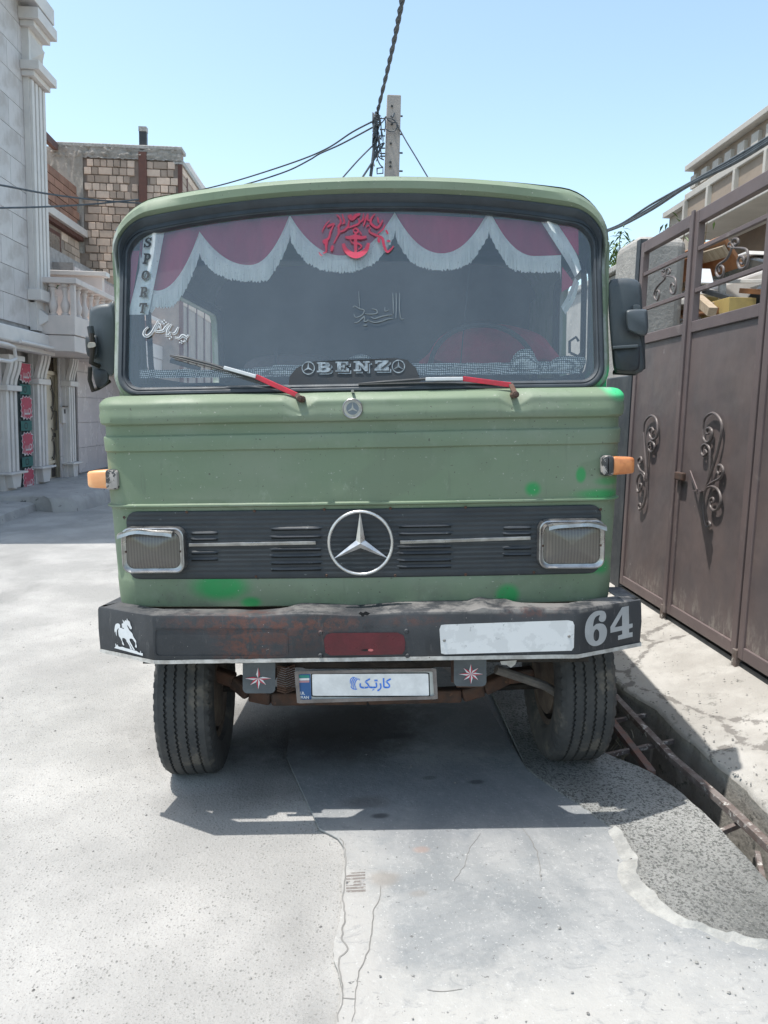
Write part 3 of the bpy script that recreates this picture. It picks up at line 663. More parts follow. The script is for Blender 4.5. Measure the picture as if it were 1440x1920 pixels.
# BENZ panel ---------------------------------------------------------
bn = flat([[(541, 724), (543, 706), (556, 690), (580, 679), (620, 676), (680, 674), (742, 671), (763, 675), (780, 690), (788, 712), (788, 722)]], 'name_panel', M('black panel', (.028, .032, .037, 1), None, .5, bump=0), W_(.0), truck, ext=.002)
def unit(x0, y0, sx, sy, lean=0.): return lambda P: [(x0+x*sx+lean*(1-y), y0+(1-y)*sy) for x, y in P]
LET = {
 'B': [[(0,0),(.68,0),(.9,.08),(1,.24),(.95,.42),(.8,.5),(.93,.6),(.96,.76),(.86,.93),(.66,1),(0,1),(0,.84),(.12,.84),(.12,.16),(0,.16)], [(.4,.18),(.4,.42),(.6,.42),(.68,.30),(.6,.18)], [(.4,.6),(.4,.83),(.56,.83),(.64,.72),(.56,.6)]],
 'E': [[(0,0),(1,0),(1,.34),(.84,.34),(.78,.17),(.42,.17),(.42,.43),(.56,.43),(.56,.34),(.7,.34),(.7,.68),(.56,.68),(.56,.59),(.42,.59),(.42,.83),(.78,.83),(.82,.68),(.97,.68),(.97,1),(0,1),(0,.84),(.13,.84),(.13,.16),(0,.16)]],
 'N': [[(0,0),(.42,0),(.42,.16),(.32,.16),(.32,.66),(.72,0),(.88,0),(.88,.84),(1,.84),(1,1),(.6,1),(.6,.84),(.7,.84),(.7,.42),(.36,1),(0,1),(0,.84),(.12,.84),(.12,.16),(0,.16)]],
 'Z': [[(0,0),(1,0),(1,.36),(.84,.36),(.78,.18),(.42,.18),(.98,.84),(.98,1),(.04,1),(.04,.68),(.2,.68),(.26,.83),(.58,.83),(0,.16)]],
 'P': [[(0,0),(.55,0),(.55,.15),(.42,.15),(.42,.38),(.7,.38),(.95,.52),(.98,.76),(.85,.93),(.65,1),(0,1),(0,.85),(.14,.85),(.14,.15),(0,.15)], [(.42,.52),(.42,.85),(.58,.85),(.7,.77),(.7,.6),(.6,.52)]],
 'O': [[(.5,0),(.82,.08),(1,.3),(1,.7),(.82,.92),(.5,1),(.18,.92),(0,.7),(0,.3),(.18,.08)], [(.5,.15),(.32,.25),(.28,.5),(.32,.75),(.5,.85),(.68,.75),(.72,.5),(.68,.25)]],
 'R': [[(0,0),(.5,0),(.5,.14),(.4,.14),(.4,.4),(.52,.4),(.66,.06),(.74,0),(1,0),(1,.14),(.9,.16),(.76,.45),(.92,.58),(.94,.8),(.82,.95),(.62,1),(0,1),(0,.86),(.12,.86),(.12,.14),(0,.14)], [(.4,.54),(.4,.85),(.56,.85),(.66,.78),(.66,.62),(.56,.54)]],
 'T': [[(.25,0),(.75,0),(.75,.14),(.64,.14),(.64,.83),(.8,.83),(.86,.62),(1,.62),(1,1),(0,1),(0,.62),(.14,.62),(.2,.83),(.36,.83),(.36,.14),(.25,.14)]],
 'S': [[(0,0),(.16,0),(.22,.07),(.5,0),(.8,.06),(.98,.26),(.92,.46),(.66,.56),(.42,.63),(.34,.72),(.42,.84),(.6,.85),(.72,.78),(.76,.66),(.92,.66),(.92,1),(.76,1),(.72,.93),(.5,1),(.2,.93),(.06,.74),(.12,.54),(.36,.44),(.6,.36),(.66,.26),(.58,.15),(.4,.14),(.24,.22),(.16,.38),(0,.38)]]}
for ch, x0, sx_ in (('B', 594, 26), ('E', 629, 25), ('N', 663, 30), ('Z', 702, 27)):
    y0 = 679-.03*(x0-594)
    flat([unit(x0+4.5, y0+4, sx_, 19)(p) for p in LET[ch]], 'letter', m_silverprint, W_(-.0022), bn)
    flat([unit(x0+2.6, y0+2.3, sx_, 19)(p) for p in LET[ch]], 'letter', m_darkprint, W_(-.0030), bn)
    flat([unit(x0, y0, sx_, 19)(p) for p in LET[ch]], 'letter', m_silverprint, W_(-.0038), bn)
def ringpoly(cx, cy, r, n=32, sy=1.): return [(cx+r*math.cos(2*PI*k/n), cy+r*sy*math.sin(2*PI*k/n)) for k in range(n)]
def star3(cx, cy, r, sy=1.):
    P = []
    for k in range(3):
        a = -PI/2+k*2*PI/3; P.append((cx+r*math.cos(a), cy+r*sy*math.sin(a))); b = a+PI/3; P.append((cx+r*.17*math.cos(b), cy+r*.17*sy*math.sin(b)))
    return P
for cx_, cy_ in ((578, 690), (747, 687)):
    flat([ringpoly(cx_, cy_, 12.5), ringpoly(cx_, cy_, 10.6)], 'star_ring', m_silverprint, W_(-.0024), bn); flat([star3(cx_, cy_, 11.4)], 'star', m_silverprint, W_(-.0030), bn)

# stickers on the outside of the glass
for ch, x0, y0, h_ in (('S', 272, 445, 19), ('P', 270, 475, 20), ('O', 267, 507, 18), ('R', 264, 538, 19), ('T', 262, 568, 19)):
    flat([unit(x0, y0, 14, h_, -3)(p) for p in LET[ch]], 'letter', m_darkprint, W_(-.003), truck)
Z5 = zpx(8.35, 250, 430)
NAST = [([(235,1530),(185,1575),(165,1640),(215,1672),(285,1620),(335,1530),(395,1425)], 24), ([(325,1595),(400,1600),(470,1585),(500,1540),(560,1470)], 22), ([(345,1580),(400,1480),(430,1570)], 18), ([(520,1640),(545,1560),(600,1485)], 20), ([(505,1662),(560,1655),(580,1600)], 22), ([(610,1630),(660,1620),(705,1530)], 22), ([(650,1690),(720,1705),(770,1662),(830,1690),(865,1650)], 24),
        ([(460,1425),(475,1445)], 34), ([(488,1455),(502,1475)], 34), ([(572,1690),(588,1705)], 36), ([(732,1750),(748,1765)], 34), ([(762,1760),(778,1775)], 34), ([(812,1725),(828,1738)], 36)]
strokes([(Z5(p), (wd+26)/8.35) for p, wd in NAST], 'calligraphy', m_sticker, W_(-.002), truck)
strokes([(Z5(p), wd*.55/8.35) for p, wd in NAST], 'calligraphy', m_darkprint, W_(-.004), truck)
Z4 = zpx(9, 590, 380)
RED = [([(250,300),(180,380),(120,500)],16), ([(335,350),(275,470),(235,600),(150,650),(185,700),(195,820),(140,850)],30), ([(205,410),(260,380),(330,350)],30), ([(305,720),(280,820)],36), ([(370,200),(425,260),(440,340),(400,400),(410,500),(370,590),(320,690)],26), ([(465,190),(500,330),(460,350)],24), ([(380,490),(480,475),(560,400),(580,300)],28),
       ([(560,215),(625,275),(700,215),(770,190)],46), ([(600,200),(620,290)],40), ([(740,260),(750,345),(660,390),(560,420)],26), ([(825,180),(815,280),(760,330)],24), ([(900,180),(860,280),(820,400)],24), ([(905,200),(900,290),(960,300)],20), ([(1020,190),(960,260),(950,350),(1050,420),(1110,370),(1150,290)],30), ([(1060,240),(1080,340)],24), ([(870,415),(900,380),(920,400)],20),
       ([(940,420),(925,490),(1040,550),(1140,600),(1170,720),(1220,825),(1285,790),(1330,730)],34), ([(1185,370),(1150,450),(1060,520)],20), ([(1075,590),(1090,675)],34), ([(1200,460),(1240,530)],24), ([(1215,645),(1280,650)],30), ([(70,830),(100,880),(130,890)],14),
       ([(645,470),(690,430),(735,470),(700,510),(650,480)],26), ([(690,500),(690,700),(692,880)],44), ([(515,580),(600,590),(690,575),(780,590),(875,575)],54), ([(480,690),(520,790),(600,860),(692,890),(790,860),(870,790),(912,680)],74), ([(600,625),(640,680),(740,690),(790,740),(735,790)],22), ([(760,480),(790,540)],20)]
strokes([(Z4(p), wd*1.35/9) for p, wd in RED], 'calligraphy', m_redprint, W_(-.002), truck)
Z6 = zpx(10.28, 640, 530)
FA = [([(333,160),(345,330),(350,490)],16), ([(990,200),(1000,400),(1005,600)],22), ([(1055,200),(1060,450),(1050,690)],22), ([(1125,200),(1120,500),(1150,690),(1210,690)],22), ([(220,480),(260,450),(350,500),(440,530),(400,620),(280,670),(240,600)],20), ([(450,600),(560,605),(680,590),(680,530),(590,500)],22), ([(250,770),(330,750),(440,650),(440,740),(490,740),(520,700)],24), ([(570,660),(640,690),(740,660),(860,630),(980,620)],24), ([(520,730),(640,765),(780,740),(900,700),(1000,690)],24), ([(425,820),(500,815)],24), ([(840,470),(845,550),(920,520)],16)]
strokes([(Z6(p), wd/10.28) for p, wd in FA], 'calligraphy', m_faint, W_(.002), truck)

# wipers ---------------------------------------------------------------
def wiper(piv, segs, blade, blade2):
    p0 = onto(*piv, .10); hub = MB(); hub.tube([p0+Vector((0, .06, 0)), p0+Vector((0, -.02, 0))], .013, 10); hub.tube([p0+Vector((0, -.02, 0)), p0+Vector((0, -.03, 0))], .008, 8)
    q0 = onto(*segs[0][0], lambda x, z: F(x, z)-.045); hub.bar(p0+Vector((0, -.012, 0)), q0, .018, .012, (0, 1, 0))
    wo_ = hub.build('wiper', m_rusty, truck, bevel=.002)
    for a, b, wd, mat in segs:
        A_ = onto(*a, lambda x, z: F(x, z)-.045); B2 = onto(*b, lambda x, z: F(x, z)-.040)
        MB().bar(A_, B2, .010, wd, (0, 0, 1)).build('arm', mat, wo_, bevel=.002)
    off = lambda d: (lambda x, z: F(x, z)-d)
    P = [onto(*q, off(.030)) for q in blade]
    mb = MB(); mb.tube(P, .006, 6, rr=[.002]+[.006]*(len(P)-2)+[.003])
    P2 = [onto(*q, off(.016)) for q in blade2]; mb.tube(P2, .004, 6); mb.build('blade', m_rubber, wo_)
wiper((564, 748), [((557, 741), (480, 706), .019, m_redgloss), ((480, 706), (420, 689), .013, m_sticker)], [(319, 666), (345, 670), (400, 684), (450, 701), (500, 716), (545, 728)], [(320, 668), (430, 697), (545, 733)])
wiper((966, 740), [((958, 722), (868, 710), .019, m_redgloss), ((868, 710), (798, 711), .013, m_sticker)], [(672, 719), (720, 716), (790, 711), (850, 708), (905, 712)], [(672, 721), (800, 718), (930, 720)])
MB().tube([onto(661, 733, .17), onto(661, 733, .13)], .006, 10).build('washer_nozzle', m_chrome, truck)
# small badge ----------------------------------------------------------
bp = onto(661, 766, .118); bz = MB(); bz.lathe([(0, .039), (-.004, .039), (-.007, .036), (-.005, .033), (-.005, .001)], bp, 'y', 40); bd = bz.build('badge', m_chrome, truck, sm=True, sharp=30)
m_badge = M('badge enamel', (.16, .19, .23, 1), None, .35, .4, bump=0)
flat([ringpoly(661, 766, 13.5)], 'badge_face', m_badge, lambda u, v, h: onto(u, v, .1125-h), bd, ext=.0006)
flat([ringpoly(661, 766, 13.4), ringpoly(661, 766, 11.8)], 'badge_ring', m_chrome, lambda u, v, h: onto(u, v, .1117-h), bd, ext=.001); flat([star3(661, 766, 12.4)], 'badge_star', m_chrome, lambda u, v, h: onto(u, v, .1112-h), bd, ext=.0015)

# grille ---------------------------------------------------------------
m_grille = M('faded black grille paint', (.019, .024, .030, 1), (.030, .036, .043, 1), .5, sc=7, bs=40, bump=.15, stretch=(.4, 1, 3), c3=(.11, .12, .12, 1), sc3=26, amt3=(.66, .72))
gx0, gx1, gz0, gz1 = -.928, .950, .988, 1.262; rows = []; NZ = 88
for k in range(NZ+1):
    z = gz0+(gz1-gz0)*k/NZ; d = min(z-gz0, gz1-z); cr = .045; ins = cr-math.sqrt(max(0, cr*cr-(cr-min(d, cr))**2))
    inset = .0016*(1-abs(((k % 6)/3)-1))*(1 if 5 < k < NZ-5 else 0)
    edge = .004*(1-min(1, d/.004)); y0 = .143+inset+edge
    rows.append([(gx0+ins+(gx1-gx0-2*ins)*j/50, 0, z) for j in range(51)])
    rows[-1] = [(x, y0+bow(x)+(.05*max(0, abs(x-CENT)-.88)**1.5*8 if abs(x-CENT) > .88 else 0), z_+.006*x) for x, _, z_ in rows[-1]]
gr_ = MB().grid(rows).build('grille', m_grille, truck, sm=True, sharp=20)
GF = lambda x, z: .143+bow(x)
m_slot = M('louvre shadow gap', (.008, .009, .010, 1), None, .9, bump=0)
def louvre(u0, u1, v):
    a, b = onto(u0, v, GF), onto(u1, v-.014*(u1-u0), GF); n = 10; L = []
    prof = [(-.006, .003), (-.004, -.001), (.001, -.0045), (.005, -.0065), (.0055, -.005), (.003, .003)]
    for k in range(n+1):
        t_ = k/n; p = a.lerp(b, t_); e = min(1, min(t_, 1-t_)*n/1.2)
        L.append([(p.x, p.y+(dy*e if dy < 0 else dy), p.z+dz*(.3+.7*e)*-1) for dz, dy in prof])
    MB().loft(L, cap0=True, cap1=True).build('louvre', m_grille, gr_, sm=True, sharp=30)
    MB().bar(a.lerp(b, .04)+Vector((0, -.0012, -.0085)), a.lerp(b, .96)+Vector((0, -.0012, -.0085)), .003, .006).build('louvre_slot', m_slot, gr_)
for v in (998, 1009, 1035, 1047): louvre(357, 410, v)
for v in (990, 1005, 1029, 1041, 1054, 1066): louvre(505, 606, v)
for v in (985, 999, 1024, 1036, 1049, 1061): louvre(744, 850, v)
for v in (988, 999, 1026, 1038): louvre(942, 998, v)
for (u0, v0, u1, v1) in ((352, 1023, 592, 1018), (750, 1017, 996, 1010)):
    a, b = onto(u0, v0, .128), onto(u1, v1, .128); a.y = GF(a.x, 0)-.012; b.y = GF(b.x, 0)-.012
    MB().bar(a, b, .010, .013).build('trim_strip', m_chrome, gr_, bevel=.002)
for u, v in ((350, 960), (477, 958), (608, 955), (732, 953), (873, 951), (1126, 955), (233, 970), (480, 1081), (612, 1079), (741, 1079), (873, 1077), (1001, 1073)):
    p = onto(u, v, GF); MB().lathe([(-.002, .0005), (-.004, .004), (-.001, .006)], p, 'y', 8).build('screw', m_rusty, gr_)
# the large three-pointed star
sc0 = onto(676, 1018, .10); st = MB(); n = 64
ringL = []
for k in range(n+1):
    a = 2*PI*k/n; cx_, sz_ = math.cos(a), math.sin(a); ringL.append([(sc0.x+(.1225+.0065*math.cos(b))*cx_, sc0.y+.008*math.sin(b), sc0.z+(.1225+.0065*math.cos(b))*sz_) for b in [2*PI*j/10 for j in range(10)]])
st.loft(ringL, closed=True)
emb = st.build('star_emblem', m_alu, truck, sm=True, sharp=60)
for k in range(3):
    a = PI/2+k*2*PI/3; tip = Vector((math.cos(a), 0, math.sin(a)))*.124; l_ = Vector((math.cos(a+PI/3), 0, math.sin(a+PI/3)))*.020; r_ = Vector((math.cos(a-PI/3), 0, math.sin(a-PI/3)))*.020
    m_ = MB(); top = Vector((0, -.014, 0)); o_ = Vector((0, .004, 0)); rid = tip+Vector((0, -.003, 0))
    i = [m_.vert(sc0+q) for q in (top, l_+Vector((0, -.001, 0)), rid, r_+Vector((0, -.001, 0)), l_+o_, tip+o_, r_+o_, Vector((0, .006, 0)))]
    for q in ((0,1,2), (0,2,3), (1,4,5), (1,5,2), (2,5,6), (2,6,3), (4,7,5), (7,6,5)): m_.face([i[j] for j in q])
    m_.build('star_point', m_alu, emb)
MB().tube([sc0+Vector((0, .002, 0)), sc0+Vector((0, .05, 0))], .012, 10).build('stem', m_dark, emb)

# headlights -------------------------------------------------------------
t = NT('headlamp glass'); g1 = t.n.new('ShaderNodeBsdfGlossy'); g1.inputs['Roughness'].default_value = .28; g1.inputs[0].default_value = (.8, .82, .85, 1)
t1 = t.n.new('ShaderNodeBsdfTransparent'); t1.inputs[0].default_value = (.62, .60, .56, 1); d1 = t.n.new('ShaderNodeBsdfDiffuse'); 
wv = t.n.new('ShaderNodeTexWave'); wv.wave_type = 'BANDS'; wv.bands_direction = 'X'; wv.inputs['Scale'].default_value = 26; wv.inputs['Distortion'].default_value = .3; t.lk(t.co, wv.inputs[0])
bm_ = t.bump(wv.outputs['Fac'], .15, .002)
for q in (g1, d1): t.lk(bm_, q.inputs['Normal'])
mA = t.n.new('ShaderNodeMixShader'); mA.inputs[0].default_value = .40; t.lk(t.mix(wv.outputs['Fac'], (.15, .125, .105, 1), (.29, .25, .21, 1)), d1.inputs[0]); t.lk(t1.outputs[0], mA.inputs[1]); t.lk(d1.outputs[0], mA.inputs[2])
mB_ = t.n.new('ShaderNodeMixShader'); f_ = t.n.new('ShaderNodeFresnel'); f_.inputs[0].default_value = 1.6; t.lk(bm_, f_.inputs['Normal']); t.lk(t.math('ADD', f_.outputs[0], .05), mB_.inputs[0]); t.lk(mA.outputs[0], mB_.inputs[1]); t.lk(g1.outputs[0], mB_.inputs[2]); t.lk(mB_.outputs[0], t.out.inputs[0]); m_lens = t.m
m_refl = M('old reflector', (.55, .50, .44, 1), (.35, .30, .26, 1), .25, 1., sc=8, bump=0)
def lamp(x0, x1, z0, z1, y, sg):
    mb = MB(); ol = lambda e, r: rquad(x0+e, x1-e, z0+e, z1-e, (r,)*4, 8, 6)
    L = [[(a, y+.035, b) for a, b in ol(-.003, .038)], [(a, y-.005, b) for a, b in ol(-.003, .038)], [(a, y-.012, b) for a, b in ol(-.001, .036)], [(a, y-.014, b) for a, b in ol(.003, .034)], [(a, y-.006, b) for a, b in ol(.011, .032)], [(a, y-.005, b) for a, b in ol(.016, .030)], [(a, y+.02, b) for a, b in ol(.018, .028)]]
    b_ = mb.loft(L).build('headlight', m_chrome, truck, sm=True, sharp=35)
    cx_, cz_ = (x0+x1)/2, (z0+z1)/2; O = ol(.018, .028); LL = []
    for k in range(7): s = 1-k/6*.995; LL.append([(cx_+(a-cx_)*s, y-.006-.014*(1-s*s), cz_+(b-cz_)*s) for a, b in O])
    MB().loft(LL).build('lens', m_lens, b_, sm=True, sharp=180)
    LL = []
    for k in range(7): s = 1-k/6*.99; LL.append([(cx_+(a-cx_)*s, y+.02+.06*(1-s*s), cz_+(b-cz_)*s) for a, b in O])
    MB().loft(LL).build('reflector', m_refl, b_, sm=True, sharp=180)
    MB().tube([(cx_+.005, y+.07, cz_), (cx_+.005, y+.02, cz_)], .008, 10).build('bulb', m_chrome, b_, sm=True)
    for sx_ in (-1, 1): MB().lathe([(-.003, .0005), (-.004, .004), (0, .006)], (cx_+sx_*((x1-x0)/2-.013), y-.003, cz_-.005), 'y', 8).build('screw', m_rusty, b_)
    # peaked visor of bent tin over the top
    rows = []
    for k in range(13):
        t_ = k/12; x = x0+.012+(x1-x0-.03)*t_+sg*.018; cv = .012*math.sin(PI*t_)
        wv_ = .003*math.sin(t_*9+sg)
        rows.append([(x, y-.006, z1-.030+cv+wv_), (x, y-.026, z1-.031+cv+wv_), (x, y-.040, z1-.034+cv+wv_-.004*(1-math.sin(PI*t_))), (x, y-.043, z1-.046+cv+wv_-.005*(1-math.sin(PI*t_))), (x, y-.006, z1-.036+cv+wv_)])
    rows = [[(a_, b_, c_+.016) for a_, b_, c_ in q_] for q_ in rows]
    MB().loft(rows, closed=True, cap0=True, cap1=True).build('visor', m_chrome, b_, sm=True, sharp=40)
lamp(-.932, -.688, 1.019, 1.196, .13, -1); lamp(.700, .950, 1.026, 1.212, .128, 1)

# indicators -----------------------------------------------------------
t = NT('amber lens'); t.b.inputs['Transmission Weight'].default_value = .15; m_amb = t.fin(t.mix(t.ramp(t.noise(20, 3), .4, .6), (.70, .27, .10, 1), (.55, .19, .07, 1)), .3, 0, None)
t = NT('sun bleached amber lens'); m_amb2 = t.fin(t.mix(t.ramp(t.noise(12, 3), .4, .6), (.86, .45, .22, 1), (.80, .36, .16, 1)), .4, 0, None)
m_peel = M('peeling tin', (.035, .037, .04, 1), (.05, .05, .052, 1), .5, sc=20, bump=.2, c3=(.36, .33, .31, 1), sc3=22, amt3=(.50, .53))
def indicator(hu, lu, v0, v1, mat, y, hm):
    h = MB(); a = onto(hu[0], v1, y); b = onto(hu[1], v0, y)
    L = [[(x, yy, z) for x, z in rquad(a.x+e, b.x-e, a.z+e, b.z-e, (.014,)*4, 5, 2)] for e, yy in ((0, y+.09), (0, y-.005), (.004, y-.012), (.012, y-.014))]
    ho = h.loft(L, cap1=True).build('indicator', hm, truck, sm=True, sharp=35)
    a = onto(lu[0], v1-2, y); b = onto(lu[1], v0+2, y); x0, x1 = a.x, b.x; z0, z1 = a.z, b.z; outer = x0 < 0; mb = MB(); L = []
    for k, (tt, sz_) in enumerate(((0, 1.0), (.08, 1.04), (.75, .96), (.93, .90), (1.0, .78))):
        x = x1+(x0-x1)*tt if outer else x0+(x1-x0)*tt; cy = y+.03; cz_ = (z0+z1)/2; hy = .036*sz_; hz = (z1-z0)/2*sz_
        L.append([(x, cy+p*hy, cz_+q*hz) for p, q in rquad(-1, 1, -1, 1, (.35,)*4, 4, 2)])
    mb.loft(L, cap0=True, cap1=True).build('lens', mat, ho, sm=True, sharp=50)
indicator((200, 222), (165, 201), 880, 918, m_amb2, .17, m_peel); indicator((1127, 1151), (1150, 1190), 854, 892, m_amb, .15, m_peel)

# bumper ---------------------------------------------------------------
t = NT('black bumper paint'); xyz = t.xyz(); ns = t.noise(11, 6, .75)
c = t.mix(t.ramp(t.noise(3, 6, .65, (1, 1, .5)), .35, .7), (.021, .024, .029, 1), (.042, .045, .051, 1))
c = t.mix(t.math('MULTIPLY', t.ramp(t.noise(14, 5, .8, (2.2, 1, .4)), .56, .72), .5), c, (.13, .13, .13, 1))
for (u, v, rx, ry, so_, k) in ((470, 1210, .10, .09, .9, .85), (440, 1170, .20, .03, .9, .7), (600, 1170, .14, .022, .9, .8), (560, 1190, .10, .05, .9, .5), (640, 1245, .15, .02, .8, .7), (455, 1245, .09, .03, .8, .9), (780, 1165, .10, .015, .9, .5), (1000, 1148, .10, .015, .8, .5)):
    p = onto(u, v, 0.0); msk = t.math('MULTIPLY', ellmask(t, p.x, p.z, rx, ry, so_, .8, X=0, Y=2, xyz=xyz, ns=ns), t.ramp(t.noise(26, 5, .8), .42, .58)); c = t.mix(t.math('MULTIPLY', msk, k), c, (.105, .040, .028, 1))
top = t.math('MULTIPLY', t.ramp(xyz[2], .872, .886), t.ramp(t.noise(8, 6, .7), .4, .6)); c = t.mix(t.math('MULTIPLY', top, .7), c, (.21, .20, .19, 1))
c = t.mix(t.ramp(t.noise(60, 3, .7), .69, .73), c, (.25, .24, .23, 1))
m_bump = t.fin(c, .62, 0, t.bump(t.noise(18, 5, .7), .35, .006), .5)
BP = [(-1.03, .36), (-1.056, .16), (-.785, 0), (.828, 0), (1.106, .14), (1.09, .36)]
def Fb(x, z=0):
    x = max(-1.0559, min(1.1059, x))
    for a, b in zip(BP[1:], BP[2:]):
        if a[0] <= x <= b[0]: return a[1]+(b[1]-a[1])*(x-a[0])/(b[0]-a[0])
    return .2
pl = []
for a, b in zip(BP, BP[1:]):
    n = max(2, int(math.hypot(b[0]-a[0], b[1]-a[1])/.025)); pl += [(a[0]+(b[0]-a[0])*k/n, a[1]+(b[1]-a[1])*k/n) for k in range(n)]
pl.append(BP[-1]); N = len(pl); L = []
def ztop(x): return .884+.010*x+.0035*noise.noise(Vector((x*6, 0, 2)))-.012*math.exp(-((x+.02)/.12)**2)-.008*math.exp(-((x+.4)/.1)**2)+.013*math.exp(-((x-.47)/.03)**2)+.004*math.exp(-((x-.6)/.1)**2)
for i, (x, y) in enumerate(pl):
    d = Vector(pl[min(i+1, N-1)])-Vector(pl[max(i-1, 0)]); d.normalize(); nrm = Vector((-d.y, d.x))   # inward
    if nrm.y < 0 and abs(x) < 1: nrm = -nrm
    q = lambda t_: (x+nrm.x*t_, y+nrm.y*t_)
    zt = ztop(x); zb = .706+.010*x; dn = .004*noise.noise(Vector((x*4, 5, 1)))
    A0, A1, A2 = q(dn), q(.010), q(.085+.075*smooth(-.30, -.22, x)*smooth(.62, .56, x)); A3 = q(.004)
    L.append([(A2[0], A2[1], zt+.004), (A1[0], A1[1], zt+.002), (q(.003)[0], q(.003)[1], zt-.001), (A0[0], A0[1], zt-.010), (q(dn*.5-.003)[0], q(dn*.5-.003)[1], (zt+zb)/2), (A0[0], A0[1], zb+.006), (A3[0], A3[1], zb), (q(.05)[0], q(.05)[1], zb-.003), (q(.05)[0], q(.05)[1], zb+.001), (q(.008)[0], q(.008)[1], zb+.006), (q(.008)[0], q(.008)[1], zt-.012), (A2[0], A2[1], zt+.001)])
bmp = MB().loft(L, closed=True, cap0=True, cap1=True).build('bumper', m_bump, truck, sm=True, sharp=28)
# white painted lower edge
L = []
for i, (x, y) in enumerate(pl):
    if abs(x) > 1.2 or y > .2: continue
    d = Vector(pl[min(i+1, N-1)])-Vector(pl[max(i-1, 0)]); d.normalize(); nr = Vector((-d.y, d.x)); nr = nr if nr.y > 0 else -nr; zb = .706+.010*x
    jag = .004*noise.noise(Vector((x*9, 2, 2)))+(.007 if -.52 < x < -.36 else 0)*noise.noise(Vector((x*40, 1, 2)))
    L.append([(x-nr.x*.003, y-nr.y*.003, zb+.005+jag*.4), (x-nr.x*.004, y-nr.y*.004, zb-.010+jag*.3), (x+nr.x*.012, y+nr.y*.012, zb-.013), (x+nr.x*.012, y+nr.y*.012, zb-.002)])
MB().loft(L, closed=True, cap0=True, cap1=True).build('lower_lip', m_white, bmp, sm=True, sharp=30)
BO = on(Fb, .0035)
# rounded raised pressings and stay bolts
def framepx(u0, u1, v0, v1, w_): return [[(x, y) for x, y in rquad(u0, u1, v0, v1, (8,)*4, 5, 3)], [(x, y) for x, y in rquad(u0+w_, u1-w_, v0+w_, v1-w_, (7,)*4, 5, 3)]]
flat(framepx(290, 540, 1178, 1231, 1.6), 'pressing', m_bump, on(Fb, .002), bmp, ext=.0022)
# red plate
m_redplate = M('deep red plate', (.10, .010, .018, 1), (.07, .008, .014, 1), .35, sc=8, bs=20, bump=.3)
flat([[(607, 1200), (612, 1190), (622, 1187), (745, 1186), (757, 1192), (760, 1205), (759, 1219), (754, 1227), (700, 1228), (620, 1229), (610, 1224)]], 'red_plate', m_redplate, on(Fb, .004), bmp, ext=.002)
flat([ringpoly(695, 1219, 5, 14, .5)], 'pink_spot', M('pink paint spot', (.6, .16, .16, 1), None, .5, bump=0), on(Fb, .0075), bmp)
flat([[(676, 1219), (688, 1217), (692, 1220), (684, 1221)]], 'tear', m_slot, on(Fb, .0074), bmp)
for u, v in ((601, 1186), (762, 1183), (601, 1229), (764, 1229)):
    p = onto(u, v, Fb); MB().lathe([(-.009, .0005), (-.009, .006), (-.004, .009), (0, .010)], p, 'y', 12).build('bolt', m_bump, bmp, sm=True)
flat([[(672, 1151), (676, 1147), (681, 1149), (686, 1146), (694, 1150), (689, 1154), (684, 1153), (680, 1157), (676, 1153)]], 'rust_hole', m_slot, on(Fb, .005), bmp)
# blank white plate
m_wp = M('peeling white plate', (.62, .63, .64, 1), (.55, .56, .57, 1), .5, sc=9, amt=(.48, .52), bs=60, bump=.08, c3=(.36, .37, .38, 1), sc3=22, amt3=(.63, .65))
def quadpx(c4, r=7):
    P = rquad(0, 1, 0, 1, (.03, .03, .03, .03), 4, 4); (a, b, c_, d) = [Vector(q) for q in c4]; out = []
    for x, y in P: out.append(tuple((a*(1-x)+b*x)*(1-y)+(d*(1-x)+c_*x)*y))
    return out
flat([[(824, 1180), (827, 1172), (834, 1171), (1065, 1163), (1074, 1165), (1077, 1172), (1076, 1214), (1072, 1220), (834, 1227), (827, 1225)]], 'blank_plate', m_wp, on(Fb, .003), bmp, ext=.003)
for u, v in ((833, 1201), (1067, 1193)): MB().lathe([(-.004, .0005), (-.004, .004), (0, .006)], onto(u, v, lambda x, z: Fb(x)-.006), 'y', 10).build('screw', m_chrome, bmp)
# horse sticker
ZH = zpx(16, 200, 1150)
HO = [(470,185),(500,215),(530,260),(545,215),(580,210),(600,225),(605,160),(620,165),(628,205),(660,225),(690,250),(705,300),(715,350),(755,430),(750,465),(735,480),(705,465),(680,440),(650,385),(610,345),(625,400),(650,450),(680,510),(740,570),(775,620),(790,680),(820,735),(870,810),(885,850),(882,920),(905,975),(900,1030),(880,1035),(850,1000),(865,940),(860,880),(830,850),(790,780),(740,755),(695,760),(685,790),(700,840),(750,930),(790,1010),(850,1105),(800,1095),(785,1070),(740,990),(690,910),(655,850),(660,870),(700,950),(730,1010),(775,1092),(700,1062),(690,990),(640,900),(600,850),(585,790),(540,750),(480,735),(465,770),(470,820),(500,880),(525,940),(520,965),(490,950),(465,910),(462,850),(440,800),(410,740),(370,690),(355,620),(345,540),(350,490),(372,462),(340,455),(310,500),(300,580),(300,690),(280,640),(265,540),(245,580),(232,500),(245,410),(250,370),(275,320),(320,300),(370,310),(400,350),(405,400),(395,430),(450,440),(500,470),(525,440),(470,430),(450,400),(480,385),(450,360),(455,310),(480,300),(500,300),(490,240)]
flat([ZH(HO)], 'horse_sticker', m_sticker, BO, bmp)
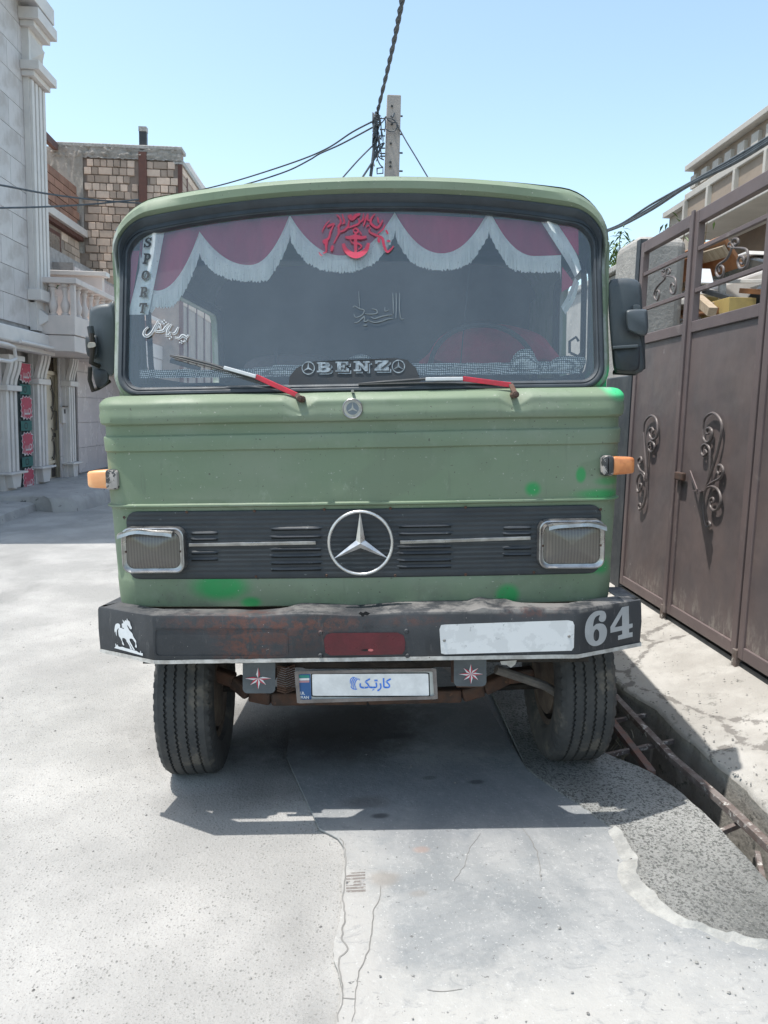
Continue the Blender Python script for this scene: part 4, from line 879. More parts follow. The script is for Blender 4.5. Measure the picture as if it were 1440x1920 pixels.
flat([ZH([(235,1030),(270,990),(255,900),(280,920),(300,970),(330,930),(345,985),(390,1005),(480,1005),(560,1040),(680,1070),(850,1120),(900,1130),(950,1170),(1010,1190),(1005,1120),(1030,1150),(1030,1190),(1085,1200),(1080,1275),(1000,1250),(600,1140),(235,1040)])], 'horse_sticker', m_sticker, on(Fb, .0038), bmp)
ZN = zpx(13.09, 1090, 1130)
SIX = [[(470,195),(560,215),(605,290),(605,380),(570,450),(500,475),(440,440),(430,380),(455,310),(400,320),(340,370),(305,460),(290,585),(360,530),(450,510),(550,530),(610,610),(630,720),(600,870),(520,990),(400,1055),(280,1060),(180,1000),(110,880),(88,720),(110,520),(170,380),(260,270),(360,210)], [(375,650),(430,700),(440,790),(420,900),(360,945),(310,900),(300,800),(320,700)]]
m_num = M('grey white vinyl numerals', (.40, .41, .42, 1), (.34, .35, .36, 1), .55, sc=14, bump=0, c3=(.12, .12, .12, 1), sc3=40, amt3=(.7, .74))
flat([[tuple(q) for q in catmull(ZN(p), 3, True)] for p in SIX], 'numeral', m_num, BO, bmp)
flat([ZN([(1000,110),(1165,78),(1172,525),(1258,510),(1258,605),(1172,640),(1172,735),(1258,722),(1258,835),(900,918),(900,815),(1005,775),(1000,680),(715,742),(712,600)]), ZN([(1000,290),(820,605),(1000,570)])], 'numeral', m_num, BO, bmp)
# pale board wedged behind the bumper and hanging tin
mb = MB(); mb.prism([(412, 1150), (414, 1146), (484, 1152), (482, 1156)], lambda a, b: onto(a, b, .125), lambda a, b: onto(a, b, .145)); mb.build('wedge_board', m_white, bmp)

# number plate --------------------------------------------------------
m_pf = M('scuffed grey plastic', (.20, .175, .165, 1), (.13, .11, .10, 1), .6, sc=16, bs=90, bump=.3)
m_pw = M('plate white', (.80, .80, .80, 1), None, .4, bump=0); m_pblue = M('plate blue', (.02, .10, .28, 1), None, .4, bump=0); m_logo = M('logo blue', (.045, .22, .80, 1), None, .4, bump=0)
Pp = lambda o_: (lambda u, v, h: onto(u, v, .05-o_-h))
plq = lambda a, b, c_, d: quadpx((a, b, c_, d))
lp = flat([plq((552, 1259), (818, 1253), (821, 1311), (557, 1319)), plq((560, 1264), (811, 1259), (814, 1305), (563, 1312))], 'number_plate', m_pf, Pp(0), truck, ext=.012)
flat([plq((557, 1262), (813, 1257), (816, 1308), (560, 1314))], 'plate_back', M('plate grey white', (.45, .46, .44, 1), None, .5, bump=0), Pp(0), lp, ext=.004)
flat([plq((559, 1264), (582, 1264), (584, 1312), (562, 1313))], 'blue_band', m_pblue, Pp(.0045), lp, ext=.001)
flat([plq((561, 1266), (580, 1266), (580, 1271), (561, 1271))], 'flag_green', M('flag green', (.02, .25, .2, 1), None, .5, bump=0), Pp(.0058), lp)
flat([plq((561, 1272), (580, 1271.5), (580, 1275.5), (561, 1276))], 'flag_white', m_pw, Pp(.0058), lp)
flat([plq((561, 1276.5), (580, 1276), (580, 1279.5), (561, 1280))], 'flag_pink', M('flag pink', (.5, .25, .28, 1), None, .5, bump=0), Pp(.0058), lp)
flat([plq((583, 1262), (805, 1261), (806.5, 1307), (584, 1306.5))], 'plate_border', m_slot, Pp(.0045), lp, ext=.001)
flat([plq((585, 1264), (803, 1263), (804.5, 1304.5), (586, 1304.5))], 'plate_face', m_pw, Pp(.0060), lp, ext=.001)
fy = lambda f_: (lambda x, y, h: f_(x, -y, h))
flat(None, 'lettering', m_sticker, fy(Pp(.0060)), lp, text='I.R.', size=7.5, loc=(567, -1300), bold=.15); flat(None, 'lettering', m_sticker, fy(Pp(.0060)), lp, text='IRAN', size=7.5, loc=(571, -1308), bold=.15)
flat(None, 'lettering', m_logo, fy(Pp(.0078)), lp, text='\uFB8F\u0640\uFE97\uFEAD\uFE8E\uFB90', size=25, loc=(703, -1282.5), bold=.5, sx=.9)
Z3 = zpx(4.8, 540, 1240)
strokes([(Z3([(757, 262), (778, 250)]), 1.5)], 'lettering', m_logo, Pp(.0078), lp)
tyl = [([(560, 200), (565, 160), (590, 142)], 4), ([(576, 235), (572, 190), (592, 150), (604, 143)], 4), ([(595, 250), (585, 200), (604, 158), (622, 150)], 4), ([(612, 252), (600, 205), (618, 165), (640, 160)], 4.5), ([(640, 160), (645, 172)], 3), ([(602, 253), (622, 250)], 4), ([(563, 225), (580, 245), (600, 254)], 4)]
strokes([(Z3(p), wd*.42) for p, wd in tyl], 'tyre_logo', m_logo, Pp(.0078), lp)

# under the front -----------------------------------------------------
def tubepx(P, r, name, mat, par=truck, n=10, **k): return MB().tube([onto(u, v, y) for u, v, y in P], r, n, **k).build(name, mat, par, sm=True)
ax = [(400, 1262, .66), (440, 1275, .66), (470, 1300, .62), (510, 1308, .60), (690, 1306, .60), (865, 1302, .60), (905, 1290, .62), (950, 1268, .66), (1000, 1262, .66)]
P = [onto(u, v, y) for u, v, y in ax]; mb = MB()
for a, b in zip(P, P[1:]): mb.bar(a, b, .07, .062)
mb.build('front_axle', m_rusty, truck, bevel=.012)
tubepx([(930, 1255, .40), (970, 1268, .42), (1020, 1285, .45), (1045, 1300, .5)], .020, 'drag_link', M('dusty grey metal', (.16, .145, .13, 1), (.1, .09, .085, 1), .8, sc=10, bump=.4))
tubepx([(395, 1290, .80), (700, 1300, .82), (1010, 1285, .80)], .016, 'track_rod', m_dark)
for u0, u1 in ((462, 512), (855, 905)):
    for k in range(5):
        a = onto(u0, 1262+k*5, .45); b = onto(u1, 1262+k*5, .45); MB().box((a.x, .42, a.z-.006), (b.x-.01*0, 1.25-.08*k, a.z+.004)).build('leaf_spring', m_rusty, truck)
# radiator fins
for k in range(12):
    a = onto(520, 1248+k*4.2, .34); b = onto(553, 1246+k*4.2, .34); MB().tube([a, (a+b)/2+Vector((0, -.02, -.006)), b], .004, 5).build('radiator_fin', m_rusty, truck)
MB().box((-.42, .36, .55), (.44, .5, .9)).build('radiator', m_dark, truck); MB().box((-.33, .7, .42), (.33, 1.9, .95)).build('engine', m_dark, truck, bevel=.03)
for s_ in (-1, 1): MB().box((s_*.42-.035, .15, .60), (s_*.42+.035, 6.0, .78)).build('chassis_rail', m_dark, truck)
# hanging rubber flaps with nautical star stickers
def starpoly(cx, cy, R1, R2, sy, half, n=8, rot=0, skip=()):
    out = []
    for k in range(n):
        if k in skip: continue
        a = -PI/2+rot+k*2*PI/n; rr = R1 if k % 2 == 0 else R2; b = a+(PI/n)*half; ri = R2*.45
        out.append([(cx, cy), (cx+rr*math.cos(a), cy+rr*sy*math.sin(a)), (cx+ri*math.cos(b), cy+ri*sy*math.sin(b))])
    return out
m_flap = M('grey rubber flap', (.10, .115, .125, 1), (.07, .08, .09, 1), .6, sc=8, bs=40, bump=.2)
def flap(u0, u1, v0, v1, cx, cy, r, skip=()):
    fl = flat([[(x, y) for x, y in rquad(u0, u1, v0-20, v1, (2, 2, 9, 9), 5, 4)]], 'mud_flap', m_flap, on(lambda x, z: .10, 0), truck, ext=.008)
    fn = lambda u, v, h: onto(u, v, lambda x, z: .10-.0095-h)
    for hf, mt in ((-1, m_sticker), (1, m_redsticker)):
        mb = MB()
        for i, pl_ in enumerate(starpoly(cx, cy, r, r*.85, .82, hf, skip=skip)): mb.prism(pl_, lambda a, b: fn(a, b, 0), lambda a, b: fn(a, b, .0005))
        mb.build('star_sticker', mt, fl)
flap(455, 516, 1245, 1300, 484, 1272, 25, (1, 7)); flap(851, 912, 1243, 1287, 883, 1264, 23)
MB().box((.36, .14, .56), (.375, .17, .72)).build('flap_bracket', m_rusty, truck)
mb = MB(); mb.prism([(938, 1240), (969, 1238), (966, 1246), (958, 1252), (950, 1247), (940, 1246)], lambda a, b: onto(a, b, .07), lambda a, b: onto(a, b, .073)); mb.build('tin_scrap', m_white, truck)

# wheels ----------------------------------------------------------------
m_tyre = M('dusty tyre rubber', (.040, .042, .044, 1), (.068, .067, .065, 1), .85, sc=5, bs=60, bump=.25, c3=(.14, .125, .105, 1), sc3=7, amt3=(.55, .75))
m_rim = M('muddy rim', (.14, .11, .085, 1), (.08, .06, .05, 1), .85, .1, sc=8, bs=30, bump=.4)
def tyre_mesh(Rr=.402, wd=.25):
    mb = MB(); N = 384; rows = []
    gs_ = (-.066, -.023, .023, .066)
    for k in range(N):
        a = 2*PI*k/N; ph = (k % 4)/4; zg = .0032*(abs(ph*2-1)*2-1); lug = .006 if (k % 8) < 4 else 0
        h = wd/2; prof = [(-h+.03, .235), (-h+.008, .255), (-h-.003, .30), (-h-.004, .335), (-h+.003-lug*.5, .365), (-h+.012-lug, .385), (-h+.02, Rr-.009), (-h+.026, Rr-.004)]
        for gx in gs_:
            r_ = Rr-.25*gx*gx; prof += [(gx-.0055+zg, r_), (gx-.0045+zg, r_-.012), (gx+.0045+zg, r_-.012), (gx+.0055+zg, r_)]
        prof += [(h-.026, Rr-.004), (h-.02, Rr-.009), (h-.012+lug, .385), (h-.003+lug*.5, .365), (h+.004, .335), (h+.003, .30), (h-.008, .255), (h-.03, .235)]
        rows.append([(x, r*math.cos(a), r*math.sin(a)) for x, r in prof])
    rows.append(rows[0]); mb.grid(rows); return mb
def rim_mesh(sg):
    mb = MB(); mb.lathe([(.10*sg, .24), (.09*sg, .225), (-.09*sg, .215), (-.10*sg, .24)], (0, 0, 0), 'x', 48); mb.lathe([(.03*sg, .215), (.05*sg, .15), (.05*sg, .09), (.02*sg, .085), (-.06*sg, .08), (-.08*sg, .02), (-.08*sg, .001)], (0, 0, 0), 'x', 48)
    mb.lathe([(-.02*sg, .19), (-.10*sg, .19), (-.11*sg, .17), (-.11*sg, .001)], (0, 0, 0), 'x', 40)     # brake drum
    return mb
ty0 = tyre_mesh()
def wheel(x, y, z, sg, steer, tm=None):
    r_ = rim_mesh(sg).build('wheel', m_rim, truck, sm=True, sharp=40); r_.location = (x, y, z); r_.rotation_euler = (0, 0, R(steer))
    if tm is None: t_ = ty0.build('tyre', m_tyre, r_, sm=True, sharp=30)
    else: t_ = bpy.data.objects.new('tyre', tm); C.objects.link(t_); t_.parent = r_
    return t_
t0 = wheel(-.825, .735, .395-.062, -1, 4); wheel(.935, .735, .402-.004, 1, 4, t0.data)
for s_ in (-1, 1):
    for dx in (.80, 1.07): wheel(s_*dx+.03, 4.1, .395+(-.045*(s_ < 0)), s_, 0, t0.data)
MB().tube([(-1, 4.1, .38), (1.05, 4.1, .39)], .06, 12).build('rear_axle', m_dark, truck)
# cargo bed behind the cab
bed = MB().box((-1.08, 2.3, 1.0), (1.1, 6.2, 1.08)).build('cargo_bed', m_dark, truck)
for a, b in (((-1.08, 2.3, 1.08), (-1.05, 6.2, 1.75)), ((1.07, 2.3, 1.08), (1.10, 6.2, 1.75)), ((-1.05, 2.3, 1.08), (1.07, 2.33, 1.9)), ((-1.05, 6.17, 1.08), (1.07, 6.2, 1.75))): MB().box(a, b).build('side_board', m_green, bed)

# mirrors --------------------------------------------------------------
def slabpx(poly, y0, y1, name, mat, par, bev=.01, r=True):
    P = [tuple(q) for q in catmull(poly, 4, True)] if r else poly
    cx_ = sum(p[0] for p in P)/len(P); cy_ = sum(p[1] for p in P)/len(P); s = lambda k: [(cx_+(a-cx_)*k, cy_+(b-cy_)*k) for a, b in P]
    L = [[onto(a, b, y1) for a, b in s(.97)], [onto(a, b, y1-.01) for a, b in s(1)], [onto(a, b, y0+.02) for a, b in s(1)], [onto(a, b, y0+.005) for a, b in s(.96)], [onto(a, b, y0) for a, b in s(.85)]]
    return MB().loft(L, cap0=True, cap1=True).build(name, mat, par, sm=True, sharp=50)
m_mir = M('weathered mirror plastic', (.050, .062, .072, 1), (.068, .080, .090, 1), .5, sc=4, bs=200, bump=.15)
# right: large housing, wedge rib, clamp box, lower wide-angle mirror
mr = slabpx([(1140, 545), (1143, 528), (1152, 523), (1180, 522), (1197, 528), (1203, 545), (1205, 600), (1206, 660), (1207, 690), (1196, 700), (1165, 700), (1152, 695), (1147, 660), (1142, 600)], .36, .50, 'mirror', m_mir, truck)
slabpx([(1174, 590), (1178, 581), (1208, 580), (1214, 586), (1215, 620), (1206, 630), (1182, 622), (1176, 616)], .31, .37, 'clamp_box', m_mir, mr)
slabpx([(1187, 575), (1189, 572), (1199, 572), (1201, 580), (1188, 581)], .33, .36, 'clamp_cap', m_mir, mr)
mb = MB(); ap = [(1141, 575), (1164, 647), (1190, 560)]
slabpx([(1149, 652), (1160, 650), (1196, 648), (1200, 660), (1198, 690), (1185, 697), (1160, 695), (1152, 688)], .33, .40, 'lower_mirror', m_rubber, mr)
MB().bar(onto(1148, 652, .32), onto(1196, 649, .32), .02, .012).build('mirror_lip', m_mir, mr, bevel=.003)
MB().tube([onto(1204, 628, .36), onto(1206, 690, .40), onto(1190, 700, .45), onto(1150, 698, .5)], .010, 8).build('mirror_arm', m_rubber, mr, sm=True)
# left: housing half hidden by the cab, tube bracket with clamp
ml = slabpx([(168, 585), (172, 577), (186, 571), (205, 569), (215, 572), (216, 690), (200, 706), (178, 702), (170, 680), (167, 630)], .40, .52, 'mirror', m_mir, truck)
slabpx([(160, 635), (163, 630), (180, 628), (183, 640), (183, 665), (176, 672), (165, 668), (161, 655)], .35, .40, 'clamp_box', m_rubber, ml)
MB().tube([onto(169, 612, .36), onto(172, 630, .36)], .013, 10).build('mirror_arm', m_rubber, ml)
MB().tube([onto(172, 625, .34), onto(173, 655, .34), onto(171, 680, .35), onto(185, 686, .40), onto(205, 690, .5)], .010, 8).build('mirror_arm', m_dark, ml, sm=True)
MB().tube([onto(169, 688, .35), onto(168, 712, .36), onto(174, 732, .38), onto(184, 728, .42), onto(205, 715, .5)], .009, 8).build('mirror_arm', m_dark, ml, sm=True)
slabpx([(175, 690), (200, 692), (203, 716), (185, 728), (177, 715)], .40, .45, 'lower_mirror', m_rubber, ml)
slabpx([(165, 644), (167, 642), (178, 642), (180, 650), (167, 653), (164, 650)], .325, .34, 'clamp', M('zinc clamp', (.40, .38, .34, 1), None, .5, .6, sc=20, bump=.2), ml)
# ------------------------------------------------------------------ gate, pier and yard on the right
GX = 2.28
m_gate = M('brown gate paint', (.155, .118, .115, 1), (.125, .098, .098, 1), .55, sc=1.6, bs=120, bump=.08, c3=(.20, .165, .155, 1), sc3=5, amt3=(.58, .72))
t = NT('sun-worn brown sheet').geo(); xyz = t.xyz()
c = t.mix(t.ramp(t.noise(2.2, 6, .65), .35, .65), (.150, .117, .112, 1), (.115, .096, .097, 1))
c = t.mix(t.math('MULTIPLY', t.ramp(t.noise(2.0, 5, .6, (1, 1, .8), .5), .55, .75), .4), c, (.085, .082, .092, 1))
low = t.math('MULTIPLY', t.ramp(xyz[2], .62, .28), t.ramp(t.noise(13, 6, .75, (1, 1, .5)), .48, .62)); c = t.mix(t.math('MULTIPLY', low, .7), c, (.34, .31, .28, 1))
c = t.mix(t.ramp(t.noise(26, 4, .7, (1, 1, .35)), .72, .75), c, (.42, .40, .38, 1))
m_sheet = t.fin(c, t.ramp(t.noise(4, 4), .3, .7, .38, .58), 0, t.bump(t.noise(14, 5, .6), .12, .01, t.bump(t.noise(1.6, 3, .5), .4, .06)), .5)
m_scroll = M('wrought scroll paint', (.135, .112, .108, 1), (.10, .084, .081, 1), .5, sc=20, bs=60, bump=.15)
gate = thing('gate', 'tall brown sheet metal double gate with wrought scrolls beside the lorry', 'gate', (GX, 4.3, .27))
def gpx(u, v):  p = wp(u, v, 0, GX); return p.y-4.3, p.z-.27
def G(x, y, z): return (x, y-4.3, z-.27)
YL = [6.24, 5.275, 4.262, 3.0, 1.6]       # leaf boundaries, far to near
ZB, ZM, ZT = .285, 2.30, 3.02
for a, b in zip(YL, YL[1:]):
    y1, y0 = a-.012, b+.012; fw = .058
    leaf = MB()
    for q in (((y0, ZB), (y0+fw, ZT)), ((y1-fw, ZB), (y1, ZT))): leaf.box(G(-.02, q[0][0], q[0][1]), G(.03, q[1][0], q[1][1]))
    for z0, z1 in ((ZB, ZB+.075), (ZM-.075, ZM), (ZT-.085, ZT)): leaf.box(G(-.018, y0+fw, z0), G(.028, y1-fw, z1))
    lo = leaf.build('leaf_frame', m_gate, gate, bevel=.005)
    MB().box(G(-.004, y0+fw, ZB+.075), G(.004, y1-fw, ZM-.075)).build('sheet_panel', m_sheet, gate)
    for z in (2.50, 2.77): MB().box(G(-.012, y0+fw, z-.014), G(.012, y1-fw, z+.014)).build('rail', m_gate, gate, bevel=.003)
    MB().box(G(-.012, y0+fw, ZM+.0), G(.02, y0+fw+.004, ZT-.085)).build('edge_strip', m_rubber, gate)
MB().box(G(-.035, 5.255, ZB), G(-.02, 5.295, ZT+.01)).build('cover_strip', m_gate, gate, bevel=.003)
MB().box(G(-.02, 6.252, .22), G(.04, 6.33, 3.06)).build('gate_post', m_blk, gate)
MB().box(G(-.01, 6.335, .18), G(.06, 6.9, 2.0)).build('gate_post', m_blk, gate, bevel=.01)
for y in (5.30, 4.24): MB().box(G(-.03, y, .22), G(.02, y+.05, .33)).build('foot_bolt', m_rust, gate, bevel=.004)
MB().box(G(-.005, 1.6, .235), G(.05, 6.25, .262)).build('ground_track', m_rubber, gate)
# wrought scrolls standing proud of the sheets (traced as rods in the gate plane)
def spiral(c, r0, r1, a0, turns, n=26):
    return [(c[0]+(r0+(r1-r0)*k/n)*math.cos(a0+turns*2*PI*k/n), c[1]+(r0+(r1-r0)*k/n)*math.sin(a0+turns*2*PI*k/n)) for k in range(n+1)]
ZG = lambda P: [(x/6.545+1160, y/6.545+760) for x, y in P]
def rod(P, r, px=True, off=-.026):
    q = [tuple(p) for p in catmull(P, 4)]; out = []
    for u, v in q:
        w_ = wp(u, v, 0, GX+off); out.append((off, w_.y-4.3, w_.z-.27))
    N_ = len(out); MB().tube(out, r, 8, rr=[r*(.75+.25*math.sin(PI*i/(N_-1))) for i in range(N_)]).build('scroll', m_scroll, gate, sm=True)
S1 = [[(305,330),(325,200),(400,125),(460,170),(478,280),(470,380),(420,420),(385,380),(378,310),(405,275),(428,310),(415,345)],
      [(305,330),(325,600),(345,850),(330,1000)], [(345,850),(358,560),(370,460),(415,445),(440,500),(425,560),(385,565),(370,520),(390,490)],
      [(318,930),(315,840),(270,800),(240,740),(240,670),(270,635),(285,680),(270,715),(252,700)], [(318,930),(300,850),(260,840),(225,920),(222,1010),(240,1065),(275,1030),(280,970),(260,965),(255,1000)], [(340,880),(335,1100),(300,1240),(255,1280),(245,1230),(262,1205),(270,1240)]]
S2 = [[(1035,290),(1060,160),(1150,95),(1230,150),(1268,270),(1230,500),(1160,750),(1080,980),(1060,1060)],
      [(1035,290),(1040,400),(1080,455),(1130,420),(1148,330),(1120,280),(1085,290),(1080,345),(1105,350)], [(1060,1060),(1110,850),(1120,600),(1110,520),(1070,475),(1025,510),(1018,590),(1050,620),(1080,580),(1060,545)],
      [(1060,1060),(1100,980),(1180,930),(1250,890),(1285,810),(1265,745),(1225,740),(1212,810),(1235,845),(1250,810)], [(1050,1100),(1080,1020),(1150,995),(1220,1040),(1255,1150),(1225,1260),(1170,1290),(1125,1240),(1125,1160),(1160,1140),(1165,1190),(1140,1190)],
      [(1060,1060),(1035,1200),(1045,1400),(1080,1495),(1125,1470),(1110,1430),(1085,1445)]]
for P in S1+S2: rod(ZG(P), .0092)
ZP = lambda P: [(x/5.76+1190, y/5.76+380) for x, y in P]
for P in ([(325,740),(300,740),(305,790),(330,790),(325,740)][:4]+[(335,740)], [(340,795),(345,730),(370,710),(385,750),(360,770)], [(320,720),(305,760),(330,790),(320,830),(250,900),(215,970),(215,1030),(245,1055),(265,1000),(260,950),(235,960),(232,1005)], [(345,790),(400,800),(440,830),(445,920),(430,980),(395,975),(385,910),(405,870),(425,900)],
          [(1025,430),(1010,470),(1045,490),(1000,600),(900,680),(880,750),(905,800),(945,790),(962,720),(940,680),(915,700),(915,750)], [(1080,490),(1050,440),(1070,395),(1110,390),(1120,430),(1095,455),(1075,440)], [(1060,490),(1130,490),(1210,510),(1225,600),(1205,690),(1140,710),(1115,640),(1140,580),(1180,600),(1170,660),(1145,650)]): rod(ZP(P), .0085, off=0.0)
# bent bracket and padlock hasp
def gq(u, v, off=-.05): w_ = wp(u, v, 0, GX+off); return Vector((off, w_.y-4.3, w_.z-.27))
MB().bar(gq(*ZG([(880, 830)])[0], -.02), gq(*ZG([(965, 1060)])[0], -.14), .035, .006, (1, 0, .2)).build('bracket', m_gate, gate); MB().bar(gq(*ZG([(960, 1050)])[0], -.14), gq(*ZG([(990, 1055)])[0], -.01), .05, .006).build('bracket', m_gate, gate)
MB().box(tuple(gq(1275, 893, -.05)-Vector((0, .03, .03))), tuple(gq(1275, 893, -.02)+Vector((0, .03, .03)))).build('hasp', m_rusty, gate, bevel=.008)

# plastered pier at the far end of the gate
m_plas = M('rough cement plaster', (.36, .345, .325, 1), (.29, .28, .265, 1), .95, sc=3.5, bs=26, bump=.6, bd=.015, c3=(.45, .43, .40, 1), sc3=9)
def rbox(name, a, b, mat, par, bev=.05, seg=4): return MB().box(a, b).build(name, mat, par, bevel=bev, seg=seg, sm=False)
pier = thing('pier', 'rounded grey plastered pier at the far end of the brown gate', 'pillar', (2.5, 6.6, .2))
rbox('body', (-.15, 0, 0), (.30, .55, 2.98), m_plas, pier, .09)
yw = thing('yard_wall', 'pale plastered yard wall running on behind the gate pier', 'wall', (2.45, 7.2, .1))
rbox('body', (0, 0, 0), (.25, 22, 2.9), m_plas, yw, .03); MB().box((-.04, 0, 2.9), (.29, 22, 2.96)).build('coping', m_white, yw, bevel=.01)

# cream house behind the gate
m_cream = M('cream render', (.42, .37, .31, 1), (.36, .315, .265, 1), .9, sc=1.5, bs=50, bump=.15, world=True)
m_cream2 = M('tan panel', (.31, .25, .20, 1), (.27, .22, .175, 1), .9, sc=2, bs=50, bump=.15, world=True)
m_soff = M('white painted ceiling', (.46, .44, .405, 1), (.40, .38, .35, 1), .9, sc=2, bump=.05, world=True)
m_brownp = M('brown painted band', (.20, .145, .11, 1), (.16, .12, .095, 1), .85, sc=3, bump=.1, world=True)
ho = thing('house', 'two storey cream house with panelled balcony above the brown gate', 'house', (5.0, 5, .25))
H = lambda x, y, z: (x-5.0, y-5, z-.25)
XF = 5.0; pz = lambda u, v, X: wp(u, v, 0, X)
y0 = pz(1285, 311, XF).y; zt = pz(1285, 311, XF).z
MB().box(H(5.9, -2, .25), H(11, y0+.5, 4.5)).build('wall', m_cream2, ho)
MB().box(H(4.98, -2, 4.42), H(11, y0, 4.55)).build('balcony_slab', m_soff, ho, bevel=.01)
MB().box(H(5.75, -2, 4.05), H(5.9, y0-.1, 4.42)).build('brown_band', m_brownp, ho)
MB().box(H(5.06, -2, 4.55), H(5.2, y0-.02, zt-.52)).build('parapet', m_cream2, ho)
MB().box(H(5.02, -2, zt-.52), H(5.22, y0, zt-.42)).build('string_course', m_soff, ho, bevel=.01)
MB().box(H(5.12, -2, zt-.42), H(5.2, y0-.05, zt-.08)).build('frieze', m_cream2, ho)
MB().box(H(5.0, -2, zt-.08), H(5.25, y0+.02, zt)).build('coping', m_soff, ho, bevel=.008)
MB().box(H(5.04, -2, 4.55), H(5.055, y0-.02, 4.66)).build('skirting', m_soff, ho)
st_ = MB().box((-.035, -.03, 0), (.035, .03, zt-.52-4.55)).build('pilaster_strip', m_soff, ho, bevel=.006)
k = 0; yy_ = y0-.04
while yy_ > 4:
    q = st_ if k == 0 else dupe(st_, ho); q.location = H(5.03, yy_, 4.55); yy_ -= .78; k += 1
bl = MB().box((0, -.09, 0), (.06, .09, .18)).build('dentil', m_soff, ho); k = 0; yy_ = y0-.15
while yy_ > 4:
    q = bl if k == 0 else dupe(bl, ho); q.location = H(5.07, yy_, zt-.36); yy_ -= .36; k += 1
MB().box(H(5.15, y0+.02, 2.2), H(5.4, y0+.85, zt-.55)).build('corner_block', m_cream, ho, bevel=.01)
MB().box(H(5.05, y0+.02, zt-.55), H(5.45, y0+.9, zt-.47)).build('corner_coping', m_soff, ho)
MB().tube([H(5.6, 8.3, 4.42), H(5.6, 8.3, 4.30)], .025, 8).build('bulb_holder', m_blk, ho)

# raised yard terrace with scrap, an old car and boards
ter = MB().box((2.75, 1.5, .2), (8, 11.5, 2.15)).build('terrace', m_plas); tag(ter, kind='structure')
car = thing('old_car', 'old white car body parked on the terrace behind the gate scrap', 'car', (4.12, 7.65, 2.15))
m_carw = M('chalky white car paint', (.52, .50, .47, 1), (.45, .43, .40, 1), .45, sc=3, bump=.03); m_cargl = M('dark car glass', (.06, .06, .055, 1), None, .15, bump=0)
def cprof(P, x0, x1, name, mat, bev=.02): return MB().prism(P, lambda y, z: (x0, y, z), lambda y, z: (x1, y, z)).build(name, mat, car, bevel=bev, seg=3)
cprof([(-2.1, .30), (-2.12, .62), (-1.7, .74), (1.9, .76), (2.1, .6), (2.1, .30), (1.75, .30), (1.6, .58), (1.15, .58), (1.0, .30), (-.95, .30), (-1.1, .58), (-1.55, .58), (-1.7, .30)], -.78, .78, 'body', m_carw, .04)
cprof([(-1.35, .762), (-.8, .93), (.9, .94), (1.55, .77)], -.66, .66, 'cabin_glass', m_cargl, .02); cprof([(-.86, .935), (-.8, .98), (.85, .99), (.98, .945)], -.70, .70, 'roof', m_carw, .02)
for y in (-1.32, 1.38):
    for x in (-.76, .70):
        wv_ = MB().lathe([(-.06, .16), (-.08, .2), (-.08, .27), (-.05, .30), (.05, .30), (.08, .27), (.08, .16)], (0, 0, 0), 'x', 24).build('wheel', m_rubber, car, sm=True); wv_.location = (x, y, .30)
        MB().lathe([(-.05, .001), (-.07, .05), (-.04, .1), (-.06, .16)], (0, 0, 0), 'x', 20).build('rim', m_chrome, wv_, sm=True)
for x0, x1 in ((-.8, -.785),): MB().box((x0, -1.9, .5), (x1, 1.9, .535)).build('side_moulding', m_blk, car)
MB().box((-.795, -2.1, .30), (-.78, 2.1, .33)).build('sill', m_white, car)
m_wood = M('weathered board', (.42, .34, .25, 1), (.30, .23, .16, 1), .9, sc=9, bs=50, bump=.3, stretch=(1, 6, 1)); m_card = M('orange brown board', (.36, .17, .08, 1), (.26, .12, .06, 1), .9, sc=6, bump=.2); m_yel = M('yellow painted tin', (.42, .31, .11, 1), (.30, .22, .09, 1), .7, sc=5, bump=.1)
def junk(name, label, cat, a, b, wd, ht, mat, X, up=(0, 0, 1), grp=None):
    p, q = wp(a[0], a[1], 0, X[0]), wp(b[0], b[1], 0, X[1]); o = MB().bar(p, q, wd, ht, up).build(name, mat, None, bevel=.004)
    me = o.data; me.transform(Matrix.Translation(-p)); o.location = p; tag(o, label, cat, grp); return o
junk('sheet_of_board', 'broad warped orange brown board lying over the scrap pile', 'board', (1262, 512), (1375, 470), .30, .03, m_card, (3.0, 3.05), (1, 0, .8))
junk('sheet_of_board', 'pale bleached board resting on the orange brown one', 'board', (1258, 500), (1362, 470), .10, .03, m_wood, (2.95, 3.0), (1, 0, .8))
junk('sheet_of_board', 'short orange brown board slid under the big warped one', 'board', (1262, 522), (1310, 505), .25, .03, m_card, (2.95, 2.95), (1, 0, .4))
junk('tin_box', 'yellow painted tin box half buried in the scrap', 'box', (1338, 585), (1392, 572), .22, .12, m_yel, (3.1, 3.1))
junk('tin_box', 'second smaller yellow tin box nearer the gate middle rail', 'box', (1312, 562), (1335, 568), .16, .10, m_yel, (3.15, 3.15))
for i, (a, b, wd, ht, mt, lb) in enumerate((((1308, 560), (1336, 585), .07, .07, m_wood, 'pale square timber sloping down to the gate'), ((1320, 505), (1326, 532), .10, .02, m_sticker, 'torn white sheet standing in the scrap'), ((1268, 545), (1300, 528), .06, .05, m_wood, 'pale batten poking up beside the pier'),
      ((1256, 580), (1330, 572), .12, .05, m_wood, 'grey board lying low on the terrace edge'), ((1254, 592), (1350, 582), .2, .05, m_card, 'rusty brown board lowest in the scrap pile'), ((1320, 545), (1372, 560), .04, .04, m_rubber, 'dark iron bar across the yellow boxes'),
      ((1354, 530), (1354, 590), .05, .05, m_white, 'pale upright post in the scrap'), ((1300, 528), (1440, 527), .03, .03, m_carw, 'long white tube lying level across the scrap'), ((1390, 545), (1440, 548), .04, .04, m_card, 'rusty rod in front of the car wheel'))):
    junk('timber' if mt in (m_wood,) else 'scrap_bar', lb, 'scrap', a, b, wd, ht, mt, (2.8+.05*i, 2.8+.05*i))

